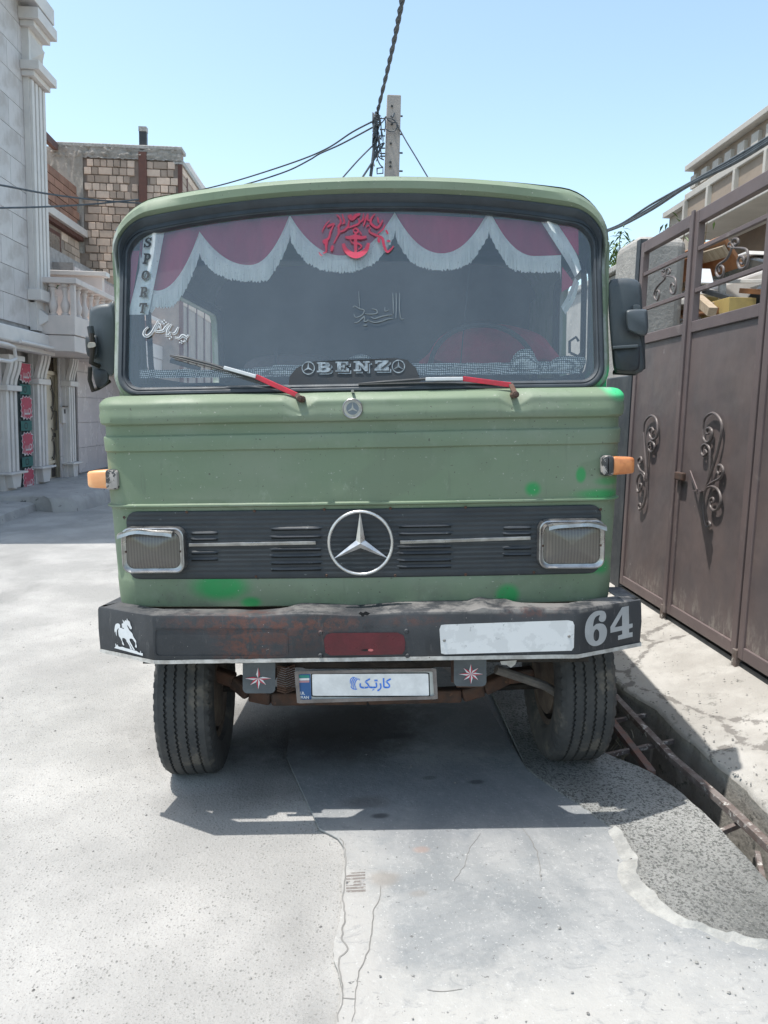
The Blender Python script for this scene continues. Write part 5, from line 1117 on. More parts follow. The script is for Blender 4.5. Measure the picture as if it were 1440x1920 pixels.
# small peach trees showing above the wall
m_leaf = M('peach leaf', (.075, .13, .035, 1), (.11, .17, .05, 1), .55, sc=3, bump=0, rnd=.25); m_bark = M('bark', (.12, .09, .06, 1), None, .9, sc=10, bump=.3)
def tree(label, base, top, n, spread, seed):
    rnd = random.Random(seed); t_ = thing('peach_tree', label, 'tree', base); h = top-base[2]
    trunk = MB(); trunk.tube([(0, 0, 0), (.03, .02, h*.4), (-.03, 0, h*.7)], .05, 8, rr=[.07, .05, .03]); tips = []
    for k in range(9):
        a = rnd.random()*6.28; r_ = spread*rnd.uniform(.3, .9); tip = Vector((r_*math.cos(a), r_*math.sin(a), h*rnd.uniform(.72, .99))); b = Vector((0, 0, h*rnd.uniform(.4, .65)))
        trunk.tube([b, (b+tip)/2+Vector((0, 0, .05)), tip], .015, 5, rr=[.02, .013, .005]); tips.append((b, tip))
    trunk.build('trunk', m_bark, t_, sm=True); mb = MB()
    for _ in range(n):
        b, tip = rnd.choice(tips); q = b.lerp(tip, rnd.uniform(.45, 1.04))+Vector((rnd.gauss(0, .05), rnd.gauss(0, .05), rnd.gauss(0, .05)))
        d = Vector((rnd.gauss(0, 1), rnd.gauss(0, 1), rnd.gauss(-.1, .6))).normalized(); s = d.cross(Vector((0, 0, 1))).normalized()*.014; L_ = rnd.uniform(.09, .15); dz = Vector((0, 0, -.035))
        mb.face([mb.vert(v) for v in (q, q+d*L_*.5+s, q+d*L_+dz, q+d*L_*.5-s)])
    cr = mb.build('crown', m_leaf, t_); return t_
tree('leafy peach tree showing over the wall close to the cab corner', (2.95, 8.6, .3), 3.68, 1300, .42, 3); tree('single thin peach shoot standing highest above the wall', (3.35, 8.4, .3), 3.85, 150, .22, 5)
tree('small tuft of peach leaves just left of the cream house', (3.85, 8.8, .3), 3.95, 150, .25, 8); tree('low peach bush seen through the gate beside the pier', (4.6, 9.8, .3), 3.55, 900, .6, 11)
# ------------------------------------------------------------------ left side of the street
m_stone = M('grey travertine slab', (.60, .56, .55, 1), (.53, .50, .49, 1), .55, sc=1.2, bs=40, bump=.06, rnd=.06, c3=(.46, .42, .40, 1), sc3=2.2, amt3=(.48, .7))
m_stone2 = M('pale stone trim', (.68, .64, .61, 1), (.60, .565, .545, 1), .6, sc=2, bs=60, bump=.08)
m_joint = M('stone joint', (.36, .34, .33, 1), None, .9, bump=0)
m_polish = M('polished stone', (.60, .54, .535, 1), (.55, .50, .495, 1), .22, sc=1, bump=.02, rnd=.03)
XA = -5.75
def pa(u, v, X): p = wp(u, v, 0, X); return p.y, p.z
bA = thing('stone_house', 'tall pale stone house with fluted corner pilaster at the left edge', 'house', (XA, 12, 0))
LA = lambda x, y, z: (x-XA, y-12, z)
yA1 = pa(70, 300, XA)[0]; zA0 = pa(60, 640, XA)[1]
MB().box(LA(-14, 9.7, zA0), LA(XA-.03, yA1, 13.5)).build('wall', m_joint, bA)
# slabs of the facade
ch = .455; sl0 = MB().box((-.028, .004, .004), (0, .896, ch-.004)).build('slab', m_stone, bA, bevel=.002); k = 0
z = zA0+.25; r = 0
while z < 9.6:
    y = 9.7+(.45 if r % 2 else 0)
    while y < yA1-.45:
        q = sl0 if k == 0 else dupe(sl0, bA); q.location = LA(XA, y, z); k += 1; y += .9
    z += ch; r += 1
def zz(v, u=70): return pa(u, v, XA)[1]
ya, yb = pa(47, 300, XA)[0], pa(73, 300, XA)[0]
MB().box(LA(XA, ya, zz(572)), LA(XA+.10, yb, zz(168))).build('pilaster', m_stone2, bA, bevel=.008)
fl = MB().box((0, 0, 0), (.05, (yb-ya)*.17, zz(175)-zz(556))).build('flute_rib', m_stone2, bA, bevel=.006)
for k in range(4): q = fl if k == 0 else dupe(fl, bA); q.location = LA(XA+.10, ya+(yb-ya)*(.02+.265*k), zz(556))
def capb(v1, v0, out, ex=.06, nm='capital'): MB().box(LA(XA, ya-ex, zz(v1)), LA(XA+out, yb+ex, zz(v0))).build(nm, m_stone2, bA, bevel=.01)
capb(172, 162, .22); capb(162, 146, .32, .10); capb(86, 76, .24); capb(76, 56, .34, .12); capb(568, 548, .24, .08)
MB().box(LA(XA, ya, zz(146)), LA(XA+.12, yb, zz(86))).build('pedestal', m_stone2, bA); MB().box(LA(XA, ya, zz(622)), LA(XA+.12, yb, zz(568))).build('pedestal', m_stone2, bA)
for v0, v1 in ((88, 142), (576, 618)):
    cy_, a0, a1 = (ya+yb)/2, zz(v1-6), zz(v0+6); hw = (yb-ya)*.34; mb = MB(); i = [mb.vert(LA(XA+.121, cy_-hw, a0)), mb.vert(LA(XA+.121, cy_+hw, a0)), mb.vert(LA(XA+.121, cy_+hw, a1)), mb.vert(LA(XA+.121, cy_-hw, a1)), mb.vert(LA(XA+.27, cy_, (a0+a1)/2))]
    for q in ((0,1,4), (1,2,4), (2,3,4), (3,0,4)): mb.face([i[j] for j in q])
    mb.build('diamond_boss', m_stone2, bA)
MB().box(LA(XA-.4, 9.7, zz(47)), LA(XA+.30, yb+.12, zz(18))).build('cornice', m_stone2, bA, bevel=.015)
MB().box(LA(XA-.4, 9.7, zz(18)), LA(XA+.10, yb, 13.4)).build('upper_wall', m_stone2, bA); MB().box(LA(XA-.4, 9.7, zz(0)+.15), LA(XA+.34, yb+.12, zz(0)+.5)).build('cornice', m_stone2, bA, bevel=.015)
for k in range(5): MB().box(LA(XA+.09, 13.55-.8*k, zz(18)+.06), LA(XA+.115, 13.95-.8*k, zz(0)+.1)).build('recess', m_joint, bA)
MB().box(LA(XA-.1, 9.7, zA0-.12), LA(XA+.22, yb+.25, zA0+.14)).build('ledge', m_stone2, bA, bevel=.03)
MB().box(LA(XA-.1, 9.7, zA0-.20), LA(XA+.12, yb+.20, zA0-.12)).build('ledge', m_stone2, bA, bevel=.01)
pp_ = [LA(XA+.30, 13.2, zA0-.10), LA(XA+.30, yb+.1, zA0-.10), LA(XA+.30, yb+.22, zA0+.02), LA(XA+.26, yb+.22, zA0+.16), LA(XA+.1, yb+.2, zA0+.2)]
MB().tube(pp_, .028, 8).build('gas_pipe', m_stone2, bA, sm=True); MB().tube([LA(XA+.34, 9.8, zA0-.2), LA(XA+.34, 12.6, zA0-.2), LA(XA+.34, 12.85, zA0-.22), LA(XA+.34, 12.9, zA0-.40), LA(XA+.34, 12.7, zA0-.46), LA(XA+.34, 9.8, zA0-.46)], .03, 8).build('gas_pipe', m_stone2, bA, sm=True)

# ground-floor front of the next house: fluted columns, door, banner
XB = -6.05
bB = thing('door_front', 'stone house front with three fluted columns, cream door and small balcony', 'house', (XB, 17, 0))
LB = lambda x, y, z: (x-XB, y-17, z)
yC1 = 22.5; zt_ = 2.95
MB().box(LB(-12, 9.7, -.2), LB(XB-.25, 16.35, zt_)).build('wall', m_joint, bB)
yd0, yd1 = pa(84, 800, XB-.2)[0], pa(115, 800, XB-.2)[0]
MB().box(LB(-12, 16.35, -.2), LB(XB-.45, yC1, 5.0)).build('wall', m_joint, bB)
def pan(y0, y1, z0, z1, X=XB-.02, nm='slab', mt=None, par=None, Lf=None): return MB().box((Lf or LB)(X-.03, y0+.004, z0+.004), (Lf or LB)(X, y1-.004, z1-.004)).build(nm, mt or m_stone, par or bB)
yb0, yb1 = pa(36, 800, XB)[0], pa(57, 800, XB)[0]
# slabs between columns
for (a, b) in ((9.8, pa(14, 800, XB)[0]), (yb1, pa(73, 800, XB)[0])):
    z = -.05
    while z < zt_-.1: pan(a, b, z, min(z+.62, zt_), X=XB-.18); z += .62
for (a, b) in ((pa(113, 800, XB-.05)[0], pa(133, 800, XB-.05)[0]),):
    z = -.05
    while z < zt_-.1: pan(a, b, z, min(z+.62, zt_), X=XB-.05); z += .62
ybe = pa(145, 800, XB)[0]; z = .15
while z < 4.4:
    y = ybe
    while y < yC1-.3: pan(y, min(y+1.3, yC1), z, z+.56, X=XB+.02, mt=m_polish); y += 1.3
    z += .56
MB().box(LB(XB-.45, ybe, -.2), LB(XB-.012, yC1, 4.7)).build('wall', m_joint, bB)
def column(u0, u1, vb, vt):
    c0, c1 = pa(u0, 800, XB+.10)[0], pa(u1, 800, XB+.10)[0]; um = (u0+u1)/2
    zf = lambda v: pa(um, v, XB+.10)[1]
    d = (c1-c0)
    sc_ = (vb-vt)/(895-672.)
    V = lambda k: zf(vt+(vb-vt)*k)
    col = MB().box(LB(XB-.06, c0, -.1), LB(XB+.03, c1, V(.0))).build('column', m_stone2, bB, bevel=.01)
    MB().box(LB(XB-.1, c0-.06, V(.235)), LB(XB+.16, c1+.03, V(.195))).build('capital', m_stone2, col, bevel=.01)
    MB().box(LB(XB-.1, c0-.10, V(.02)), LB(XB+.22, c1+.06, V(-.02))).build('cap_slab', m_stone2, col, bevel=.01)
    MB().box(LB(XB-.1, c0-.10, V(.835)), LB(XB+.20, c1+.1, V(.82))).build('base_slab', m_stone2, col, bevel=.01)
    MB().prism([(c0+.03, V(.835)), (c1-.03, V(.835)), (c1-d*.22, V(.935)), (c0+d*.22, V(.935))], lambda y, z: LB(XB+.02, y, z), lambda y, z: LB(XB+.14, y, z)).build('base_block', m_stone2, col, bevel=.008)
    MB().box(LB(XB, c0+d*.15, -.1), LB(XB+.06, c1-d*.15, V(.95))).build('plinth', m_stone2, col)
    for k in range(3):
        a = c0+d*(.04+.34*k); b = a+d*.20
        MB().box(LB(XB+.02, a, V(.82)), LB(XB+.10, b, V(.235))).build('rib', m_stone2, col, bevel=.008)
        P = [(XB+.10, V(.195)), (XB+.12, V(.15)), (XB+.18, V(.07)), (XB+.20, V(.02))]; q = [Vector((x, z)) for x, z in P]; c_ = catmull(q, 4); L = []
        for p in c_: L.append([LB(p.x-.07, a, p.y), LB(p.x, a, p.y), LB(p.x, b, p.y), LB(p.x-.07, b, p.y)])
        MB().loft(L, cap0=True, cap1=True).build('corbel_rib', m_stone2, col)
column(13, 36, 932, 672); column(72, 91, 921, 660); column(131, 143, 910, 668)
MB().box(LB(XB-.45, 9.7, zt_-.1), LB(XB-.05, ybe+.3, zt_+.25)).build('lintel', m_stone2, bB)
MB().box(LB(XB-.45, yd1, -.1), LB(XB-.085, pa(133, 800, XB-.05)[0], zt_)).build('reveal', m_stone2, bB)
# door
m_door = M('cream enamel door', (.72, .62, .48, 1), (.66, .58, .45, 1), .45, sc=3, bump=.03); m_iron = M('dark brown ironwork', (.10, .085, .075, 1), None, .5, bump=0)
zd0 = pa(100, 902, XB)[1]-.02; zd1 = pa(100, 702, XB)[1]; XD = XB-.2
do = MB().box(LB(XD-.03, yd0, zd0), LB(XD, yd1-.30, zd1)).build('door', m_door, bB, bevel=.008)
for a, b, c_, e in ((yd0-.5, yd0, zd0, zt_-.1), (yd1-.30, yd1, zd0, zt_-.1)): MB().box(LB(XD-.06, a, c_), LB(XD+.05, b, e)).build('door_frame', m_door, bB, bevel=.01)
MB().box(LB(XD-.06, yd0, zd1), LB(XD+.05, yd1, zd1+.08)).build('door_frame', m_door, bB, bevel=.01); MB().box(LB(XD-.04, yd0, zd1+.08), LB(XD-.02, yd1, zt_-.1)).build('transom_glass', M('brown transom glass', (.12, .09, .07, 1), None, .2, bump=0), bB)
dm = (yd0+yd1-.30)/2; dh = zd1-zd0; dw = yd1-.30-yd0
for (cz_, sg) in ((.78, 1), (.30, -1)):
    c0_ = zd0+dh*cz_
    for r_, aa, cyo in ((.17, -1.3, 0), (.12, -1.6, .0)):
        P = [LB(XD+.02, dm+r_*.9*math.cos(aa+t_*.26), c0_+r_*1.6*math.sin(aa+t_*.26)) for t_ in range(11)]; MB().tube(P, .009, 6).build('ironwork', m_iron, do, sm=True)
    for dz in (.30, -.30): P = [LB(XD+.02, dm+.1*math.sin(t_*.35), c0_+dz+.13*(t_/9-.5)*2) for t_ in range(10)]; MB().tube(P, .009, 6).build('ironwork', m_iron, do, sm=True)
MB().box(LB(XD, yd0+.06, zd0+dh*.16), LB(XD+.03, yd1-.4, zd0+dh*.19)).build('door_rail', m_door, do); MB().box(LB(XD+.005, dm-.02, zd0+.06), LB(XD+.012, yd1-.42, zd0+dh*.14)).build('grille_insert', m_iron, do)
hy = yd1-.46; MB().tube([LB(XD, hy, zd0+dh*.48), LB(XD+.07, hy, zd0+dh*.48), LB(XD+.07, hy, zd0+dh*.66), LB(XD, hy, zd0+dh*.66)], .014, 6).build('handle', m_iron, do)
MB().box(LB(XD, hy-.03, zd0+dh*.41), LB(XD+.03, hy+.05, zd0+dh*.45)).build('lock', m_iron, do)
MB().box(LB(XD-.1, yd0-.5, -.05), LB(XB+.15, yd1+.05, zd0)).build('doorstep', m_stone2, bB, bevel=.015)
ic = thing('intercom', 'small steel intercom box on the wall right of the cream door', 'intercom', (XB-.045, pa(122, 778, XB-.02)[0], pa(122, 778, XB-.02)[1]))
MB().box((0, -.22, -.17), (.06, .22, .17)).build('case', m_stone2, ic, bevel=.01); MB().box((.061, -.16, .03), (.066, .16, .12)).build('camera_window', m_iron, ic); MB().box((.06, -.24, .17), (.12, .24, .19)).build('rain_hood', m_iron, ic)
# hanging religious banner
m_ban = M('black banner cloth', (.030, .042, .045, 1), (.045, .06, .06, 1), .95, sc=6, bump=.1); m_cart = M('red cartouche print', (.50, .09, .13, 1), (.42, .09, .12, 1), .95, sc=20, bump=0); m_teal = M('teal banner print', (.055, .16, .145, 1), None, .95, bump=0); m_bw = M('white banner print', (.7, .66, .66, 1), None, .95, bump=0)
zb0, zb1 = pa(47, 919, XB)[1]+.03, pa(47, 681, XB)[1]; BX = XB+.0
ba = thing('banner', 'tall black mourning banner with red cartouches hung between two fluted columns', 'banner', (BX, yb0, zb0))
wdb = yb1-yb0+.05; hb = zb1-zb0
rows = [[(.012*math.sin(j*1.1)+.01*math.sin(i*.7+j), wdb*j/10-.03, hb*i/24) for j in range(11)] for i in range(25)]
MB().grid(rows).build('cloth', m_ban, ba, sm=True)
BF = lambda o_: (lambda x, y, h: Vector((.032+o_+h, x, y)))
for k in range(4):
    cz_ = hb*(.935-.288*k); cy_ = wdb*.5; P = []
    for j in range(28):
        a = 2*PI*j/28; rr = 1+.09*(1 if j % 2 else -1); x = cy_+wdb*.42*rr*max(-.98, min(.98, 1.25*math.cos(a))); y = cz_+hb*.083*rr*max(-1, min(1, 1.2*math.sin(a))); P.append((x, min(y, hb*.995)))
    flat([[(cy_+(x-cy_)*1.1, min(cz_+(y-cz_)*1.08, hb*.998)) for x, y in P]], 'cartouche_edge', m_bw, BF(0), ba); flat([P], 'cartouche', m_cart, BF(.002), ba)
    flat(None, 'lettering', m_bw, BF(.004), ba, text='\uFEE6\uFEF4\uFEB4\uFEA3', size=.36, loc=(cy_+.0, cz_-.02), sx=wdb*.62/(.36*2.2))
    if k < 3:
        z2 = hb*(.935-.288*k-.144); flat([[(.0, z2-.09), (wdb-.06, z2-.09), (wdb-.06, z2+.09), (0, z2+.09)]], 'teal_band', m_teal, BF(0), ba); flat([[(x, y) for x, y in rquad(.15, wdb-.25, z2-.06, z2+.06, (.05,)*4, 5, 3)], [(x, y) for x, y in rquad(.17, wdb-.27, z2-.04, z2+.04, (.035,)*4, 5, 3)]], 'medallion', m_ban, BF(.002), ba)

# balcony over the door
yk0 = pa(78, 600, -5.35)[0]; XK = -5.05; yk0 = 15.2; ykr = 21.5
zk0, zk1, zk2 = 3.05, 3.78, 4.62
yk0 = pa(141, 600, XK)[0]; zk0 = pa(141, 659, XK)[1]; zk1 = pa(141, 592, XK)[1]; zk2 = pa(141, 533, XK)[1]; zkm = pa(141, 628, XK)[1]
m_bal = M('pale pink balcony stone', (.66, .58, .54, 1), (.58, .52, .49, 1), .75, sc=2, bump=.05)
MB().box(LB(-12, yk0, zk0), LB(XK-.02, ykr, zkm-.01)).build('balcony_base', m_bal, bB, bevel=.01); MB().box(LB(-12, yk0-.02, zkm), LB(XK, ykr, zk1)).build('balcony_apron', m_bal, bB, bevel=.01)
MB().box(LB(-12, yk0-.05, zk2), LB(XK+.05, yk0+.22, zk2+.10)).build('handrail', m_bal, bB, bevel=.015); MB().box(LB(XK-.22, yk0+.22, zk2), LB(XK+.05, ykr, zk2+.10)).build('handrail', m_bal, bB, bevel=.015)
hb_ = zk2-zk1; pr = [(0, .075), (hb_*.07, .075), (hb_*.09, .05), (hb_*.2, .07), (hb_*.34, .085), (hb_*.5, .05), (hb_*.62, .038), (hb_*.78, .05), (hb_*.86, .07), (hb_*.9, .05), (hb_*.93, .075), (hb_, .075)]
b0 = MB().lathe(pr, (0, 0, 0), 'z', 14).build('baluster', m_bal, bB, sm=True, sharp=40); k = 0
for i in range(4): q = b0 if k == 0 else dupe(b0, bB); q.location = LB(XK-.20-.22*i, yk0+.09, zk1); k += 1
for i in range(12): q = dupe(b0, bB); q.location = LB(XK-.09, yk0+.40+.36*i, zk1)
MB().box(LB(XK-.09, yk0+.02, zk1), LB(XK-.01, yk0+.12, zk2)).build('newel', m_bal, bB, bevel=.01)
MB().box(LB(-9, yk0+1.2, zk1), LB(XK-.5, yk0+1.3, zk2+.05)).build('inner_wall', m_bal, bB)
for i, (xx, lb) in enumerate(((XK-.62, 'spiky potted plant behind the balusters nearer the balcony corner'), (XK-1.05, 'spiky potted plant behind the balusters nearer the stone house'))):
    p_ = thing('potted_plant', lb, 'plant', (xx, yk0+.42, zk1)); MB().lathe([(0, .001), (0, .10), (.22, .13), (.24, .13), (.24, .001)], (0, 0, 0), 'z', 12).build('pot', m_iron, p_, sm=True, sharp=40)
    mb = MB(); rnd = random.Random(i)
    mb2 = MB(); mb2.tube([(0, 0, .2), (.01, 0, hb_*.75)], .03, 6); mb2.build('stem', m_bark, p_)
    for _ in range(34):
        a = rnd.random()*6.28; e = rnd.uniform(.2, 1.2); d = Vector((math.cos(a)*math.cos(e), math.sin(a)*math.cos(e), math.sin(e))); q = Vector((0, 0, hb_*.72)); L_ = rnd.uniform(.22, .42); s = d.cross(Vector((0, 0, 1))).normalized()*.016
        mb.face([mb.vert(v) for v in (q-s, q+d*L_*.6-s*.8+Vector((0, 0, -.01)), q+d*L_+Vector((0, 0, -.09)), q+d*L_*.6+s*.8, q+s)])
    mb.build('leaves', m_leaf, p_)
yw0, zw1 = pa(192, 560, XK-.1)[0], pa(192, 519, XK-.1)[1]
MB().box(LB(-9, yw0, zk0), LB(XK-.1, yw0+.15, zw1)).build('end_wall', m_bal, bB); MB().box(LB(-9, yw0-.06, zw1), LB(XK+.0, yw0+.2, zw1+.09)).build('end_coping', m_stone2, bB, bevel=.01)

# unfinished brick house beyond
DY = 21.2
def pd(u, v): p = wp(u, v, 1, DY); return p.x, p.z
m_mort = M('brick mortar', (.36, .29, .245, 1), (.28, .23, .20, 1), .95, sc=3, bs=30, bump=.5, world=True); m_brick = M('hollow clay block', (.62, .50, .41, 1), (.53, .41, .33, 1), .95, sc=4, bs=40, bump=.3, rnd=.3)
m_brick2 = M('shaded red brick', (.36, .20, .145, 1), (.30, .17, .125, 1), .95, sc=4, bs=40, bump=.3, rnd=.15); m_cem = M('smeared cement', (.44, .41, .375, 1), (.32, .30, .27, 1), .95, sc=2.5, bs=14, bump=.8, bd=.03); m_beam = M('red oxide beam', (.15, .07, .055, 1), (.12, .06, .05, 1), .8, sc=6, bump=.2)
bD = thing('brick_house', 'unfinished clay block house with cement capped wall and rusty post', 'house', (-6, DY, 0))
LD = lambda x, y, z: (x+6, y-DY, z)
xl, xr = pd(160, 400)[0], pd(340, 400)[0]; ztop_ = pd(250, 278)[1]
MB().box(LD(pd(100, 400)[0]-3.5, DY, 0), LD(xr, DY+.3, ztop_-.08)).build('wall', m_mort, bD)
MB().box(LD(xr-.25, DY+.3, 0), LD(xr, DY+6, ztop_-.35)).build('wall', m_mort, bD)
rnd = random.Random(4); protos = []
for wq in (.17, .20, .36): protos.append(MB().box((0, -.035, 0), (wq-.022, .02, .172)).build('brick', m_brick, bD, bevel=.006, seg=1))
used = set(); nb = 0; z = pd(250, 300)[1]-.2; row = 0; zlow = pd(200, 570)[1]; xpost = pd(270, 400)[0]
while z > zlow and nb < 290:
    x = xl+(.0 if row % 2 else .09)+rnd.uniform(-.01, .01)
    while x < xr-.15 and nb < 290:
        i = rnd.choice((0, 0, 1, 1, 2)); wq = (.17, .20, .36)[i]
        if z < pd(230, 440)[1] and x > pd(235, 440)[0]: break      # hidden behind the cab
        if abs(x+wq/2-xpost) > .12+wq/2-.04 and x+wq < xr:
            q = protos[i] if i not in used else dupe(protos[i], bD); used.add(i); q.location = LD(x, DY-rnd.uniform(.0, .018), z+rnd.uniform(-.006, .006)); q.rotation_euler = (0, rnd.uniform(-.015, .015), 0); nb += 1
            x += wq
        else: x += .1
    z -= .196; row += 1
MB().box(LD(xpost-.1, DY-.09, 0), LD(xpost+.1, DY+.05, ztop_-.1)).build('steel_post', m_beam, bD)
pt = pd(270, 246)[1]; MB().box(LD(xpost-.09, DY-.05, ztop_-.1), LD(xpost+.09, DY+.10, pt-.02)).build('post_head', m_blk, bD); MB().box(LD(xpost-.10, DY-.06, pt-.02), LD(xpost+.10, DY+.11, pt+.10)).build('post_cap', m_white, bD)
def rough(name, x0, x1, z0, z1, mat, n=26, m=10, y=DY-.06, th=.4):
    rows = []
    for i in range(m+1):
        rows.append([LD(x0+(x1-x0)*j/n, y-.05*noise.noise(Vector((j*.5, i*.5, 2)))-.03*noise.noise(Vector((j*1.5, i*1.5, 9))), z0+(z1-z0)*i/m+(.05*noise.noise(Vector((j*.8, 3, 3))) if i in (0, m) else 0)) for j in range(n+1)])
    rows.append([(a, b+th, c_) for a, b, c_ in rows[-1]]); return MB().grid(rows).build(name, mat, bD, sm=True, sharp=60)
rough('cement_cap', pd(97, 280)[0], xr+.02, pd(250, 300)[1], ztop_, m_cem, 60, 8); MB().box(LD(pd(97, 280)[0], DY-.08, ztop_-.03), LD(xr+.04, DY+.45, ztop_+.07)).build('white_capping', m_white, bD, bevel=.02)
rough('cement_patch', pd(92, 400)[0], xl-.02, pd(130, 400)[1]-1, ztop_-.05, m_cem, 20, 20)
MB().box(LD(xr-.07, DY-.04, 0), LD(xr+.03, DY+.04, ztop_-.3)).build('steel_post', m_beam, bD)
for k in range(4): MB().box(LD(xr, DY+.6+1.2*k, 0), LD(xr+.03, DY+.72+1.2*k, ztop_-.5)).build('steel_post', m_beam, bD)
for k in range(40):   # courses on the receding side wall
    zc = ztop_-.55-.196*k
    if zc < 4.2: break
    MB().box(LD(xr, DY+.06, zc), LD(xr+.018, DY+5.9, zc+.17)).build('brick_course', m_brick, bD)
MB().box(LD(xr-.2, DY-.05, ztop_-.36), LD(xr+.06, DY+6, ztop_-.25)).build('white_capping', m_white, bD)
# its set-back wing along the street: brick parapet, white lintel, window
XW = -7.15
wg = lambda u, v: pa(u, v, XW)
z1t, z1b = wg(73, 308)[1], wg(73, 378)[1]; yW0 = 15.6
MB().box(LD(-12, yW0, 2.9), LD(XW-.02, DY, z1t)).build('wing_wall', m_mort, bD)
nrow = 0; z = z1b
while z < z1t-.02:
    y = 16.2+(.3 if nrow % 2 else 0)
    while y < DY-.2: 
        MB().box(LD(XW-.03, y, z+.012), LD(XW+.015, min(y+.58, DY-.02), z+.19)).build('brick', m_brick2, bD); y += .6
    z += .2; nrow += 1
zl1, zl0 = wg(75, 383)[1], wg(75, 398)[1]
MB().box(LD(XW-.1, yW0, zl0), LD(XW+.22, DY-.05, zl1)).build('lintel_band', m_stone2, bD, bevel=.01); MB().box(LD(XW-.1, yW0, zl0-.1), LD(XW+.12, DY-.05, zl0)).build('lintel_angle', m_beam, bD)
z = zl0-.32; nrow = 0; ywn = wg(113, 470)[0]
while z > 4.2:
    y = ywn+.12+(.22 if nrow % 2 else 0)
    while y < DY-.1: MB().box(LD(XW-.05, y, z+.012), LD(XW-.0, min(y+.43, DY-.02), z+.19)).build('brick', m_brick, bD); y += .45
    z -= .2; nrow += 1
wn = MB().box(LD(XW-.05, yW0+.5, wg(95, 600)[1]), LD(XW+.02, ywn, wg(95, 428)[1])).build('window', m_beam, bD)
a0, a1 = wg(95, 600)[1]+.1, wg(95, 428)[1]
for q0, q1, z0_, z1_ in ((yW0+.6, ywn-.75, a0, a1-.6), (ywn-.68, ywn-.1, a0, a1-.6), (yW0+.6, ywn-.1, a1-.52, a1-.1)): MB().box(LD(XW+.021, q0, z0_), LD(XW+.028, q1, z1_)).build('pane', M('curtained pane', (.30, .24, .20, 1), (.22, .18, .15, 1), .3, sc=3, bump=0) if 'm_pane' not in globals() else m_pane, wn)
MB().tube([LD(-7.6, 16.3, pa(75, 210, -7.6)[1]), LD(-7.6, 16.3, 6)], .05, 6).build('standpipe', m_blk, bD)
pq = wp(78, 250, 1, 17.5); pr_ = wp(104, 275, 1, DY-.1); MB().bar(LD(*pq), LD(*pr_), .12, .16).build('roof_beam', m_beam, bD)
wh = thing('white_house', 'low white gable end just visible beyond the brick house', 'house', (-4.9, 30, 0)); P = [wp(u, v, 1, 30) for u, v in ((355, 305), (362, 320), (386, 352), (386, 420), (340, 420), (340, 305))]
MB().prism([(p.x, p.z) for p in P], lambda x, z: (x+4.9, 0, z), lambda x, z: (x+4.9, 6, z)).build('gable_wall', m_stone2, wh)
bx = [(pp.x, pp.z) for pp in P][4]; MB().box((wp(340, 420, 1, 30).x+4.9, 0, -.2), (wp(386, 420, 1, 30).x+4.9, 6, bx[1])).build('lower_wall', m_stone2, wh)

# left pavement and kerb blocks
rows = []
for k in range(60):
    y = 4+.22*k; e = -5.2-.10*smooth(11, 14, y)+rag(y, 2, .03); rows.append([(e+.03, y, -.16), (e, y, -.02), (e-.08, y, .005), (-5.8, y, .02), (-8, y, .02)])
m_kl = M('old cement pavement', (.40, .385, .37, 1), (.31, .30, .29, 1), .9, sc=2.5, bs=25, bump=.5, world=True, c3=(.10, .10, .10, 1), sc3=7, amt3=(.64, .7))
tag(MB().grid(rows).build('pavement', m_kl, sm=True, sharp=40), kind='structure')
kb = MB(); 
P = [(-5.4, 13.2), (-4.95, 13.05), (-4.62, 13.35), (-4.55, 14.6), (-4.6, 17), (-4.8, 22), (-8, 22), (-8, 13.6)]
P = [tuple(q) for q in catmull(P, 8, True)]; P = [(x+.04*noise.noise(Vector((x*3, y*3, 1))), y+.04*noise.noise(Vector((x*3, y*3, 6)))) for x, y in P]
cx_, cy_ = -6.2, 17
kb.loft([[(x+.05, y, -.16) for x, y in P], [(x+.02, y, .02) for x, y in P], [(x-.04, y+.03, .10) for x, y in P], [(x-.14, y+.1, .12) for x, y in P]], cap1=True)
tag(kb.build('kerb', m_kl, sm=True, sharp=35), kind='structure')

# ------------------------------------------------------------------ pole and cables
m_pole = M('concrete pole', (.40, .36, .33, 1), (.34, .31, .29, 1), .9, sc=5, bs=40, bump=.3); m_cab = M('dark cable', (.075, .09, .105, 1), None, .7, bump=0)
PY = 16.0; pb = wp(733, 325, 1, PY); pt_ = wp(735, 181, 1, PY)
po = thing('utility_pole', 'square concrete utility pole wrapped in cables behind the lorry', 'pole', (pb.x, PY, -.1)); hp = pt_.z+.1; wq = .135
MB().loft([[(sx_*(wq*1.35), sy_*.13, 0) for sx_, sy_ in ((-1, -1), (1, -1), (1, 1), (-1, 1))], [(sx_*wq+.02, sy_*.10, hp) for sx_, sy_ in ((-1, -1), (1, -1), (1, 1), (-1, 1))]], cap0=True, cap1=True).build('shaft', m_pole, po, bevel=.015)
def PL(u, v, dy=-.12): p = wp(u, v, 1, PY+dy); return Vector((p.x-pb.x, p.y-PY, p.z+.1))
for v in (218, 252, 287, 321): MB().tube([PL(745, v, 0), PL(755, v, 0)], .018, 5).build('step_bolt', m_blk, po)
for u, v in ((735, 199), (733, 269), (732, 304), (732, 312), (735, 233)): MB().tube([PL(u, v, -.11), PL(u, v, -.14)], .022, 8).build('bolt_hole', m_blk, po)
MB().tube([PL(739, 212, -.16), PL(736, 220, -.2), PL(733, 218, -.16)], .02, 6).build('hook', m_cab, po)
mb = MB(); rnd = random.Random(3)
